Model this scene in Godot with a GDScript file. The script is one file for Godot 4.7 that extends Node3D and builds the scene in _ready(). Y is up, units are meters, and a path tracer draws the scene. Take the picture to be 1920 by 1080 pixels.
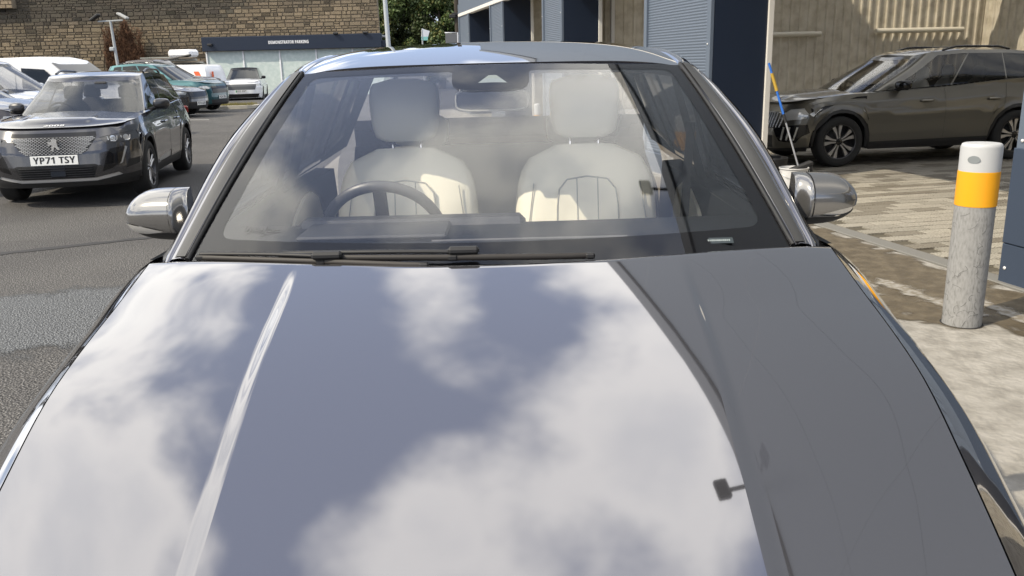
extends Node3D

var rng := RandomNumberGenerator.new()
var mats := {}
var used := {}
var tex := {}


func _ready() -> void:
	rng.seed = 7
	stage()
	textures()
	ground()
	wash_building()
	far_setting()
	main_car()
	bay_things()
	parked_cars()


# ---------------------------------------------------------------- camera, sky, sun
func stage() -> void:
	var cam := Camera3D.new()
	cam.name = "camera"
	cam.fov = 37.55
	cam.near = 0.05
	cam.far = 900.0
	cam.position = Vector3(0, 1.59, 0)
	cam.rotation_order = EULER_ORDER_YXZ
	cam.rotation = Vector3(deg_to_rad(-14.9), 0, deg_to_rad(-1.4))
	add_child(cam)
	var env := Environment.new()
	env.background_mode = Environment.BG_SKY
	env.tonemap_mode = Environment.TONE_MAPPER_LINEAR
	env.tonemap_exposure = 1.0
	env.sdfgi_enabled = true
	env.ssao_enabled = true
	env.ssil_enabled = true
	var sky := Sky.new()
	var pm := PanoramaSkyMaterial.new()
	pm.panorama = sky_picture()
	sky.sky_material = pm
	env.sky = sky
	var we := WorldEnvironment.new()
	we.name = "world_environment"
	we.environment = env
	add_child(we)
	var sun := DirectionalLight3D.new()
	sun.name = "sun"
	sun.light_energy = 1.5
	sun.light_angular_distance = 0.5
	sun.light_color = Color(1.0, 0.95, 0.86)
	sun.shadow_enabled = true
	var el := deg_to_rad(44.0)
	var az := deg_to_rad(-60.0)
	var to_sun := Vector3(sin(az) * cos(el), sin(el), cos(az) * cos(el))
	sun.basis = Basis.looking_at(-to_sun, Vector3.UP)
	add_child(sun)


# broken cumulus over pale blue air; direction-space noise, so it goes on all round
func sky_picture() -> ImageTexture:
	var w := 2048
	var h := 1024
	var big := FastNoiseLite.new()
	big.seed = 11
	big.noise_type = FastNoiseLite.TYPE_SIMPLEX_SMOOTH
	big.frequency = 1.5
	big.fractal_type = FastNoiseLite.FRACTAL_FBM
	big.fractal_octaves = 6
	big.fractal_gain = 0.52
	var fine := FastNoiseLite.new()
	fine.seed = 5
	fine.frequency = 2.6
	fine.fractal_octaves = 4
	var data := PackedFloat32Array()
	data.resize(w * h * 4)
	for j in h:
		var el := PI * 0.5 - (j + 0.5) / h * PI
		for i in w:
			var at := (j * w + i) * 4
			if el < -0.02:
				data[at] = 0.2
				data[at + 1] = 0.19
				data[at + 2] = 0.18
				data[at + 3] = 1.0
				continue
			var az := (i + 0.5) / w * TAU   # 0 = -z (ahead), then to the right
			var y := sin(el)
			var d := Vector3(sin(az) * cos(el), y, -cos(az) * cos(el))
			var c := sky_at(d, big, fine)
			data[at] = c.r
			data[at + 1] = c.g
			data[at + 2] = c.b
			data[at + 3] = 1.0
	var im := Image.create_from_data(w, h, false, Image.FORMAT_RGBAF, data.to_byte_array())
	return ImageTexture.create_from_image(im)


func sky_at(d: Vector3, big: FastNoiseLite, fine: FastNoiseLite) -> Color:
	var y := maxf(d.y, 0.0)
	var t := pow(1.0 - y, 2.5)
	var air := Color(0.55, 0.64, 0.89).lerp(Color(0.50, 0.68, 1.0), t)
	# a flat cloud deck: look the noise up where the view meets it, flattened towards the horizon
	var p := Vector3(d.x, 0, d.z) / (y + 0.35)
	var n := big.get_noise_3d(p.x * 1.5, 3.0, p.z * 1.5)
	var m := fine.get_noise_3d(p.x * 2.2 + 9.0, 0.0, p.z * 2.2)
	var v := 1.05 * cloud_bias(d) + 0.85 * n + 0.35 * m + 0.06 + 0.24 * smoothstep(0.28, 0.5, -d.x) - 0.55 * exp(-pow((y - 0.17) / 0.13, 2.0))
	var cover := smoothstep(-0.30, 0.40, v)
	var thick := smoothstep(0.30, 0.95, v)
	var cloud := Color(2.35, 2.30, 2.18).lerp(Color(1.92, 1.92, 1.90), thick)
	var c := air.lerp(cloud, cover)
	var low := pow(1.0 - y, 24.0)
	return c.lerp(Color(1.7, 1.75, 1.8), low)


# where the large masses of cloud and the clear gaps lie, as the bonnet and windscreen mirror them
const MASSES := [
	[-0.22, 0.67, -0.71, -0.41], [0.01, 0.82, -0.57, 0.25], [0.14, 0.85, -0.51, -0.10], [-0.23, 0.74, -0.63, 0.00],
	[-0.16, 0.85, -0.51, 0.36], [-0.28, 0.80, -0.53, -0.37], [-0.49, 0.66, -0.57, 0.14], [-0.20, 0.56, -0.80, -0.57],
	[-0.52, 0.54, -0.66, 0.18], [-0.09, 0.79, -0.61, -0.04], [-0.11, 0.61, -0.78, 0.27], [-0.44, 0.77, -0.46, 0.50],
	[0.03, 0.68, -0.74, -0.12], [0.11, 0.77, -0.63, 0.40], [0.12, 0.57, -0.81, 0.58], [0.17, 0.90, -0.41, 0.20],
	[-0.27, 0.64, -0.72, 0.38], [-0.25, 0.87, -0.42, 0.35], [-0.06, 0.68, -0.73, 0.64], [-0.04, 0.72, -0.69, -0.32],
	[0.05, 0.60, -0.80, -0.39], [-0.34, 0.81, -0.49, -0.45], [-0.65, 0.63, -0.42, 0.18], [-0.49, 0.43, -0.76, 0.15],
	[0.06, 0.89, -0.46, 0.28], [-0.17, 0.73, -0.66, -0.38], [-0.00, 0.72, -0.69, -0.48], [0.06, 0.76, -0.64, 0.31],
	[0.21, 0.86, -0.46, 0.22], [-0.40, 0.73, -0.56, -0.18], [-0.50, 0.72, -0.48, -0.18], [-0.14, 0.81, -0.56, 0.37],
	[-0.24, 0.67, -0.70, -0.24], [-0.13, 0.78, -0.62, -0.28], [-0.09, 0.71, -0.70, 0.23], [-0.44, 0.72, -0.53, 0.11],
	[-0.07, 0.80, -0.60, 0.14], [0.07, 0.70, -0.71, -0.17],
]


func cloud_bias(d: Vector3) -> float:
	var s := 0.0
	for m in MASSES:
		var q := d.distance_squared_to(Vector3(m[0], m[1], m[2])) / 0.0144
		if q < 6.0:
			s += m[3] * exp(-q)
	return s


# ---------------------------------------------------------------- helpers
class Shape:
	var v := PackedVector3Array()
	var n := PackedVector3Array()
	var uv := PackedVector2Array()
	var ix := PackedInt32Array()

	func flat(a: Vector3, b: Vector3, c: Vector3) -> void:
		var nn := (c - a).cross(b - a)
		if nn.length_squared() < 1e-16:
			return
		nn = nn.normalized()
		var k := v.size()
		for p in [a, b, c]:
			v.append(p)
			n.append(nn)
			uv.append(Vector2(p.x, p.y))
		ix.append_array(PackedInt32Array([k, k + 1, k + 2]))

	func quad(a: Vector3, b: Vector3, c: Vector3, d: Vector3) -> void:
		flat(a, b, c)
		flat(a, c, d)

	# smooth indexed patch of positions p (rows of nu+1), wrap joins first and last column
	func sheet(p: PackedVector3Array, nu: int, nv: int, wrap := false) -> void:
		var k := v.size()
		var nn := PackedVector3Array()
		nn.resize(p.size())
		var w := nu + 1
		for j in nv:
			for i in nu:
				var a := j * w + i
				var f := [a, a + 1, a + w + 1, a + w]
				for t in [[0, 1, 2], [0, 2, 3]]:
					var q: Vector3 = (p[f[t[2]]] - p[f[t[0]]]).cross(p[f[t[1]]] - p[f[t[0]]])
					for s in 3:
						nn[f[t[s]]] += q
					ix.append_array(PackedInt32Array([k + f[t[0]], k + f[t[1]], k + f[t[2]]]))
		if wrap:
			for j in nv + 1:
				var s := nn[j * w] + nn[j * w + nu]
				nn[j * w] = s
				nn[j * w + nu] = s
		for i in p.size():
			v.append(p[i])
			n.append(nn[i].normalized() if nn[i].length_squared() > 1e-20 else Vector3.UP)
			uv.append(Vector2(float(i % w) / nu, float(i / w) / nv))

	func grid(nu: int, nv: int, fn: Callable, wrap := false) -> void:
		var p := PackedVector3Array()
		for j in nv + 1:
			for i in nu + 1:
				p.append(fn.call(float(i) / nu, float(j) / nv))
		sheet(p, nu, nv, wrap)

	func box(at: Vector3, size: Vector3, ch := 0.0, b := Basis.IDENTITY) -> void:
		var h := size * 0.5
		if ch <= 0.0:
			var c := []
			for s in [[-1, -1, -1], [1, -1, -1], [1, 1, -1], [-1, 1, -1], [-1, -1, 1], [1, -1, 1], [1, 1, 1], [-1, 1, 1]]:
				c.append(at + b * Vector3(s[0] * h.x, s[1] * h.y, s[2] * h.z))
			for f in [[0, 1, 2, 3], [5, 4, 7, 6], [4, 0, 3, 7], [1, 5, 6, 2], [3, 2, 6, 7], [4, 5, 1, 0]]:
				quad(c[f[0]], c[f[1]], c[f[2]], c[f[3]])
			return
		var P := func(sx, sy, sz, ax): # corner vertex that lies on the face of axis ax
			var q := Vector3(sx * (h.x - ch), sy * (h.y - ch), sz * (h.z - ch))
			q[ax] += [sx, sy, sz][ax] * ch
			return at + b * q
		for ax in 3:
			for s in [-1, 1]:
				var o := []
				for t in [[-1, -1], [1, -1], [1, 1], [-1, 1]]:
					var g := [0, 0, 0]
					g[ax] = s
					g[(ax + 1) % 3] = t[0]
					g[(ax + 2) % 3] = t[1]
					o.append(P.call(g[0], g[1], g[2], ax))
				if s > 0:
					quad(o[0], o[3], o[2], o[1])
				else:
					quad(o[0], o[1], o[2], o[3])
		for ax in 3:
			var a1 := (ax + 1) % 3
			var a2 := (ax + 2) % 3
			for s1 in [-1, 1]:
				for s2 in [-1, 1]:
					var o := []
					for s in [-1, 1]:
						var g := [0, 0, 0]
						g[ax] = s
						g[a1] = s1
						g[a2] = s2
						o.append(P.call(g[0], g[1], g[2], a1))
						o.append(P.call(g[0], g[1], g[2], a2))
					if s1 * s2 > 0:
						quad(o[0], o[1], o[3], o[2])
					else:
						quad(o[1], o[0], o[2], o[3])
		for sx in [-1, 1]:
			for sy in [-1, 1]:
				for sz in [-1, 1]:
					var a: Vector3 = P.call(sx, sy, sz, 0)
					var bb: Vector3 = P.call(sx, sy, sz, 1)
					var c: Vector3 = P.call(sx, sy, sz, 2)
					if sx * sy * sz > 0:
						flat(a, c, bb)
					else:
						flat(a, bb, c)

	# tube along a path; r is a radius or an array of radii
	func tube(path: Array, r, sides := 10, caps := true, squash := 1.0) -> void:
		var p := PackedVector3Array()
		var m := path.size()
		var up := Vector3.UP
		var t0: Vector3 = (path[1] - path[0]).normalized()
		if absf(t0.dot(up)) > 0.9:
			up = Vector3.RIGHT
		var side := t0.cross(up).normalized()
		for k in m:
			var t: Vector3 = (path[mini(k + 1, m - 1)] - path[maxi(k - 1, 0)]).normalized()
			side = (side - t * side.dot(t)).normalized()
			var o := side.cross(t)
			var rr: float = r[k] if r is Array else r
			for i in sides + 1:
				var a := TAU * i / sides
				p.append(path[k] + (side * cos(a) + o * sin(a) * squash) * rr)
		sheet(p, sides, m - 1, true)
		if caps:
			for e in [0, m - 1]:
				for i in sides:
					var a: Vector3 = p[e * (sides + 1) + i]
					var b: Vector3 = p[e * (sides + 1) + i + 1]
					if e == 0:
						flat(path[e], a, b)
					else:
						flat(path[e], b, a)

	# turn a profile of (radius, height) round an axis through at
	func lathe(at: Vector3, prof: Array, sides := 24, b := Basis.IDENTITY) -> void:
		var p := PackedVector3Array()
		for q in prof:
			for i in sides + 1:
				var a := TAU * i / sides
				p.append(at + b * Vector3(cos(a) * q[0], q[1], sin(a) * q[0]))
		sheet(p, sides, prof.size() - 1, true)

	# flat outline (Vector2 list in the plane of b.x, b.y) given a thickness along b.z
	func slab(at: Vector3, poly: PackedVector2Array, depth: float, b := Basis.IDENTITY) -> void:
		var tr := Geometry2D.triangulate_polygon(poly)
		var f := b.z * depth
		for k in range(0, tr.size(), 3):
			var q := []
			for s in 3:
				q.append(at + b.x * poly[tr[k + s]].x + b.y * poly[tr[k + s]].y)
			var facing: float = (q[1] - q[0]).cross(q[2] - q[0]).dot(b.z)
			if facing > 0:
				flat(q[0] + f, q[2] + f, q[1] + f)
				flat(q[0], q[1], q[2])
			else:
				flat(q[0] + f, q[1] + f, q[2] + f)
				flat(q[0], q[2], q[1])
		for k in poly.size():
			var a := at + b.x * poly[k].x + b.y * poly[k].y
			var c2: Vector2 = poly[(k + 1) % poly.size()]
			var c := at + b.x * c2.x + b.y * c2.y
			quad(a, c, c + f, a + f)

	func make() -> ArrayMesh:
		var arr := []
		arr.resize(Mesh.ARRAY_MAX)
		arr[Mesh.ARRAY_VERTEX] = v
		arr[Mesh.ARRAY_NORMAL] = n
		arr[Mesh.ARRAY_TEX_UV] = uv
		arr[Mesh.ARRAY_INDEX] = ix
		var me := ArrayMesh.new()
		if v.size() > 2:
			me.add_surface_from_arrays(Mesh.PRIMITIVE_TRIANGLES, arr)
		return me


func lin(r: float, g: float, b: float) -> Color:
	return Color(r, g, b).linear_to_srgb()


func mat(key: String, c: Color, rough := 0.6, metal := 0.0, coat := 0.0) -> StandardMaterial3D:
	if mats.has(key):
		return mats[key]
	var m := StandardMaterial3D.new()
	m.resource_name = key
	m.albedo_color = c.linear_to_srgb()
	m.roughness = rough
	m.metallic = metal
	if coat > 0.0:
		m.clearcoat_enabled = true
		m.clearcoat = coat
		m.clearcoat_roughness = 0.015
	mats[key] = m
	return m


func dull(key: String, c: Color) -> StandardMaterial3D:   # matt, with hardly any sheen
	if mats.has(key):
		return mats[key]
	var m := mat(key, c, 0.95)
	m.metallic_specular = 0.1
	return m


func glass(key: String, c: Color, a: float) -> StandardMaterial3D:
	if mats.has(key):
		return mats[key]
	var m := StandardMaterial3D.new()
	m.resource_name = key
	var s := c.linear_to_srgb()
	m.albedo_color = Color(s.r, s.g, s.b, a)
	m.transparency = BaseMaterial3D.TRANSPARENCY_ALPHA
	m.roughness = 0.0
	mats[key] = m
	return m


func noise_tex(key: String, freq: float, octaves: int, ramp: Array, size := 512, sd := 1, kind := FastNoiseLite.TYPE_SIMPLEX_SMOOTH, normal := false, bump := 4.0) -> NoiseTexture2D:
	if tex.has(key):
		return tex[key]
	var f := FastNoiseLite.new()
	f.noise_type = kind
	f.seed = sd
	f.frequency = freq
	f.fractal_octaves = octaves
	var t := NoiseTexture2D.new()
	t.width = size
	t.height = size
	t.seamless = true
	t.noise = f
	if normal:
		t.as_normal_map = true
		t.bump_strength = bump
	elif ramp.size():
		var g := Gradient.new()
		var off := PackedFloat32Array()
		var col := PackedColorArray()
		for r in ramp:
			off.append(r[0])
			col.append((r[1] as Color).linear_to_srgb())
		g.offsets = off
		g.colors = col
		t.color_ramp = g
	tex[key] = t
	return t


func triplanar(m: StandardMaterial3D, albedo: Texture2D, scale: float, nrm: Texture2D = null, nscale := 0.5, world := true) -> StandardMaterial3D:
	m.albedo_texture = albedo
	m.uv1_triplanar = true
	m.uv1_world_triplanar = world
	m.uv1_scale = Vector3.ONE * scale
	if nrm:
		m.normal_enabled = true
		m.normal_texture = nrm
		m.normal_scale = nscale
	return m


func numbered(called: String) -> String:
	var k: int = used.get(called, 0)
	used[called] = k + 1
	return called if k == 0 else "%s_%03d" % [called, k]


func tag(o: Node, label: String, category := "", group := "", kind := "") -> Node:
	if label: o.set_meta("label", label)
	if category: o.set_meta("category", category)
	if group: o.set_meta("group", group)
	if kind: o.set_meta("kind", kind)
	return o


func thing(called: String, label: String, category: String, at := Vector3.ZERO, turn := 0.0, group := "", kind := "") -> Node3D:
	var o := Node3D.new()
	o.name = numbered(called)
	add_child(o)
	o.position = at
	o.rotation.y = turn
	tag(o, label, category, group, kind)
	return o


func put(called: String, me: Mesh, m: Material, parent: Node = null, at := Vector3.ZERO) -> MeshInstance3D:
	var o := MeshInstance3D.new()
	o.mesh = me
	o.material_override = m
	o.position = at
	if parent:
		o.name = called
		parent.add_child(o, true)
	else:
		o.name = numbered(called)
		add_child(o)
	return o


func label_mesh(text: String, px: float, depth: float, bold := false, face := "Droid Sans") -> TextMesh:
	var t := TextMesh.new()
	var f := SystemFont.new()
	f.font_names = PackedStringArray([face])
	if bold:
		f.font_weight = 700
	t.font = f
	t.font_size = 64
	t.pixel_size = px / 64.0
	t.depth = depth
	t.text = text
	return t


func table(rows: Array, x: float) -> float:
	if x <= rows[0][0]:
		return rows[0][1]
	for k in range(1, rows.size()):
		if x <= rows[k][0]:
			var t: float = (x - rows[k - 1][0]) / (rows[k][0] - rows[k - 1][0])
			return lerpf(rows[k - 1][1], rows[k][1], t)
	return rows[-1][1]


# smooth version: Catmull-Rom through the rows
func curve(rows: Array, x: float) -> float:
	var m := rows.size()
	if x <= rows[0][0]:
		return rows[0][1]
	if x >= rows[m - 1][0]:
		return rows[m - 1][1]
	var k := 1
	while x > rows[k][0]:
		k += 1
	var x0: float = rows[k - 1][0]
	var x1: float = rows[k][0]
	var y0: float = rows[k - 1][1]
	var y1: float = rows[k][1]
	var s0: float = (y1 - y0) / (x1 - x0)
	var m0 := s0
	var m1 := s0
	if k > 1:
		m0 = (y1 - rows[k - 2][1]) / (x1 - rows[k - 2][0])
	if k < m - 1:
		m1 = (rows[k + 1][1] - y0) / (rows[k + 1][0] - x0)
	var h := x1 - x0
	var t := (x - x0) / h
	return (2 * t * t * t - 3 * t * t + 1) * y0 + (t * t * t - 2 * t * t + t) * h * m0 + (3 * t * t - 2 * t * t * t) * y1 + (t * t * t - t * t) * h * m1


func poly(a: Array) -> PackedVector2Array:
	var p := PackedVector2Array()
	for k in range(0, a.size(), 2):
		p.append(Vector2(a[k], a[k + 1]))
	return p


func area(p: PackedVector2Array) -> float:
	var s := 0.0
	for k in p.size():
		s += p[k].cross(p[(k + 1) % p.size()])
	return absf(s) * 0.5


# a curved surface fn(a, b) -> Vector3 split by outlines in (a, b): returns [rest, piece of outline 0, ...] as Shapes
func split(fn: Callable, ua: PackedFloat32Array, vb: PackedFloat32Array, outlines: Array, keep_rest := true, lift: Array = []) -> Array:
	var out := []
	for k in outlines.size() + 1:
		out.append(Shape.new())
	var boxes := []
	for o in outlines:
		var r := Rect2(o[0], Vector2.ZERO)
		for q in o:
			r = r.expand(q)
		boxes.append(r.grow(1e-5))
	for j in vb.size() - 1:
		for i in ua.size() - 1:
			var cell := Rect2(ua[i], vb[j], ua[i + 1] - ua[i], vb[j + 1] - vb[j])
			var rest := [PackedVector2Array([cell.position, cell.position + Vector2(cell.size.x, 0), cell.end, cell.position + Vector2(0, cell.size.y)])]
			for k in outlines.size():
				if not boxes[k].intersects(cell):
					continue
				var left := []
				for r in rest:
					for q in Geometry2D.intersect_polygons(r, outlines[k]):
						if area(q) > 1e-9:
							lay(out[k + 1], fn, q, lift[k] if k < lift.size() else 0.0)
					for q in Geometry2D.clip_polygons(r, outlines[k]):
						if area(q) > 1e-9:
							left.append(q)
				rest = left
			if keep_rest:
				for r in rest:
					lay(out[0], fn, r, 0.0)
	return out


func lay(s: Shape, fn: Callable, q: PackedVector2Array, lift: float) -> void:
	var tr := Geometry2D.triangulate_polygon(q)
	if tr.is_empty():
		return
	var k := s.v.size()
	for p in q:
		var e := 0.002
		var a: Vector3 = fn.call(p.x, p.y)
		var du: Vector3 = fn.call(p.x + e, p.y) - fn.call(p.x - e, p.y)
		var dv: Vector3 = fn.call(p.x, p.y + e) - fn.call(p.x, p.y - e)
		var nn := dv.cross(du)
		nn = nn.normalized() if nn.length_squared() > 1e-18 else Vector3.UP
		s.v.append(a + nn * lift)
		s.n.append(nn)
		s.uv.append(p)
	for t in range(0, tr.size(), 3):
		var a := k + tr[t]
		var b := k + tr[t + 1]
		var c := k + tr[t + 2]
		var g := (s.v[c] - s.v[a]).cross(s.v[b] - s.v[a])
		if g.dot(s.n[a]) < 0.0:
			s.ix.append_array(PackedInt32Array([a, c, b]))
		else:
			s.ix.append_array(PackedInt32Array([a, b, c]))


func span(a: float, b: float, n: int) -> PackedFloat32Array:
	var p := PackedFloat32Array()
	for k in n + 1:
		p.append(lerpf(a, b, float(k) / n))
	return p


# ---------------------------------------------------------------- the grey car whose bonnet fills the picture
const CAR_D := 2.6   # metres from the camera's foot to the car's own middle


func V(l: float, h: float, d: float) -> Vector3:
	return Vector3(l, h, CAR_D - d)


func hood_half(d: float) -> float:
	return curve([[0.4, 0.60], [0.7, 0.655], [0.99, 0.70], [1.14, 0.722], [1.42, 0.762], [1.97, 0.803]], d)


func hood_mid(d: float) -> float:
	var s := 1.83 - d
	return 1.165 - 0.182 * s - (0.041 * s * s if s > 0 else 0.0)


func hood_drop(d: float) -> float:
	return curve([[0.4, 0.085], [0.9, 0.053], [1.14, 0.034], [1.42, 0.022], [1.97, 0.034]], d)


func hood_rear(a: float) -> float:
	return 1.83 + 0.14 * a * a


func hood_step(back: float) -> float:   # height of the step along each crease
	return 0.0085 * smoothstep(0.0, 0.30, back) * (1.0 - 0.72 * smoothstep(0.2, 0.85, back))


func hood_at(a: float, b: float) -> Vector3:
	var d := lerpf(0.40 + 0.16 * a * a, hood_rear(a), b)
	var hw := hood_half(d)
	var y := hood_mid(d) - hood_drop(d) * pow(absf(a), 4.2)
	var back := hood_rear(a) - d
	var amp := hood_step(back)
	var wide := lerpf(0.034, 0.040, smoothstep(0.0, 0.9, back))
	var t := (absf(a) - 0.54) / wide
	y -= amp * smoothstep(-0.5, 0.5, t)
	# rolled rear edge
	y -= 0.010 * smoothstep(0.985, 1.0, b)
	return V(a * hw, y, d)


func wing_at(sg: float, d: float, q: float, lower: float) -> Vector3:
	var he := hood_mid(minf(d, 1.97)) - hood_drop(minf(d, 1.97)) - hood_step(1.97 - d) - 0.0015
	var belt := lerpf(he, 1.13 + 0.02 * (d - 2.0), smoothstep(1.95, 2.2, d))
	var l0 := hood_half(minf(d, 1.97)) + 0.0035 + 0.035 * smoothstep(1.95, 2.25, d)
	var y := lerpf(belt, lower, q)
	var drop := belt - y
	var swell := lerpf(1.0, 0.55, smoothstep(1.9, 2.3, d))
	var out := swell * curve([[0.0, 0.0], [0.02, 0.030], [0.06, 0.075], [0.11, 0.105], [0.2, 0.125], [0.4, 0.128], [0.6, 0.118], [0.9, 0.10]], drop)
	var nose := 1.0 - 0.35 * pow(1.0 - smoothstep(0.3, 0.95, d), 2.0) if d < 0.95 else 1.0
	return V(sg * (l0 + out) * nose, y, d)


func wing_lower(d: float) -> float:
	var y := 0.27
	for w in [1.22, 3.96]:
		var x: float = absf(d - w)
		if x < 0.375:
			y = maxf(y, 0.345 + sqrt(0.375 * 0.375 - x * x))
	return y


func screen_at(a: float, t: float) -> Vector3:
	var k := a * a
	var l := a * lerpf(0.722, 0.607, t)
	var d := lerpf(lerpf(1.84, 1.985, k), lerpf(2.75, 2.835, k), t)
	var h := lerpf(1.15, lerpf(1.587, 1.572, k), t) + 0.078 * t * (1.0 - t)
	return V(l, h, d)


func screen_down(drop: float) -> Callable:
	return func(a: float, t: float) -> Vector3:
		return screen_at(a, t) + Vector3(0, -0.866, -0.5) * drop


func roof_mid(d: float) -> float:
	var s := d - 2.75
	return 1.587 + 0.172 * s - 0.085 * s * s if s < 1.01 else 1.674 - 0.02 * (s - 1.01) - 0.03 * (s - 1.01) * (s - 1.01)


func roof_half(d: float) -> float:
	return curve([[2.75, 0.607], [3.05, 0.622], [3.6, 0.622], [4.7, 0.58]], d)


func roof_at(a: float, s: float) -> Vector3:
	var d := lerpf(2.753 + 0.085 * a * a, 4.62, s)
	return V(a * roof_half(d), roof_mid(d) - 0.018 * a * a - 0.022 * pow(absf(a), 6.0) + 0.003, d)


func rail_in(s: float) -> Vector3:   # inner edge of pillar and roof rail; s 0 = base, 1 = windscreen corner, 2 = tail
	if s <= 1.0:
		var p := screen_at(1.0, s)
		return p + Vector3(0.006, 0.0, 0)
	var d := lerpf(2.835, 4.5, s - 1.0)
	return V(roof_half(d) + 0.004, roof_mid(d) - 0.038, d)


func rail_out(s: float) -> Vector3:
	if s <= 1.0:
		return V(curve([[0, 0.812], [0.45, 0.772], [0.8, 0.736], [1, 0.712]], s), curve([[0, 1.125], [0.45, 1.36], [0.8, 1.48], [1, 1.531]], s), curve([[0, 2.02], [0.45, 2.41], [0.8, 2.73], [1, 2.89]], s))
	return V(curve([[1, 0.712], [1.3, 0.72], [2, 0.67]], s), curve([[1, 1.531], [1.15, 1.566], [1.4, 1.59], [2, 1.545]], s), lerpf(2.89, 4.5, s - 1.0))


func pillow(hw: Callable, h: float, depth: float, base: Vector3, lean: float, n := 12) -> Shape:   # padded cushion standing at base
	var s := Shape.new()
	var up := Vector3(0, cos(lean), -sin(lean))
	var out := Vector3(0, sin(lean), cos(lean))
	s.grid(20, n, func(u: float, t: float) -> Vector3:
		var a := u * TAU
		var ca := cos(a)
		var sa := sin(a)
		var x: float = signf(ca) * pow(absf(ca), 0.55) * hw.call(t)
		var z := signf(sa) * pow(absf(sa), 0.7) * depth * 0.5 * pow(maxf(0.0, sin(PI * clampf(t * 0.94 + 0.03, 0, 1))), 0.35)
		return base + Vector3(x, 0, 0) + up * (t * h) + out * z, true)
	return s


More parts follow.
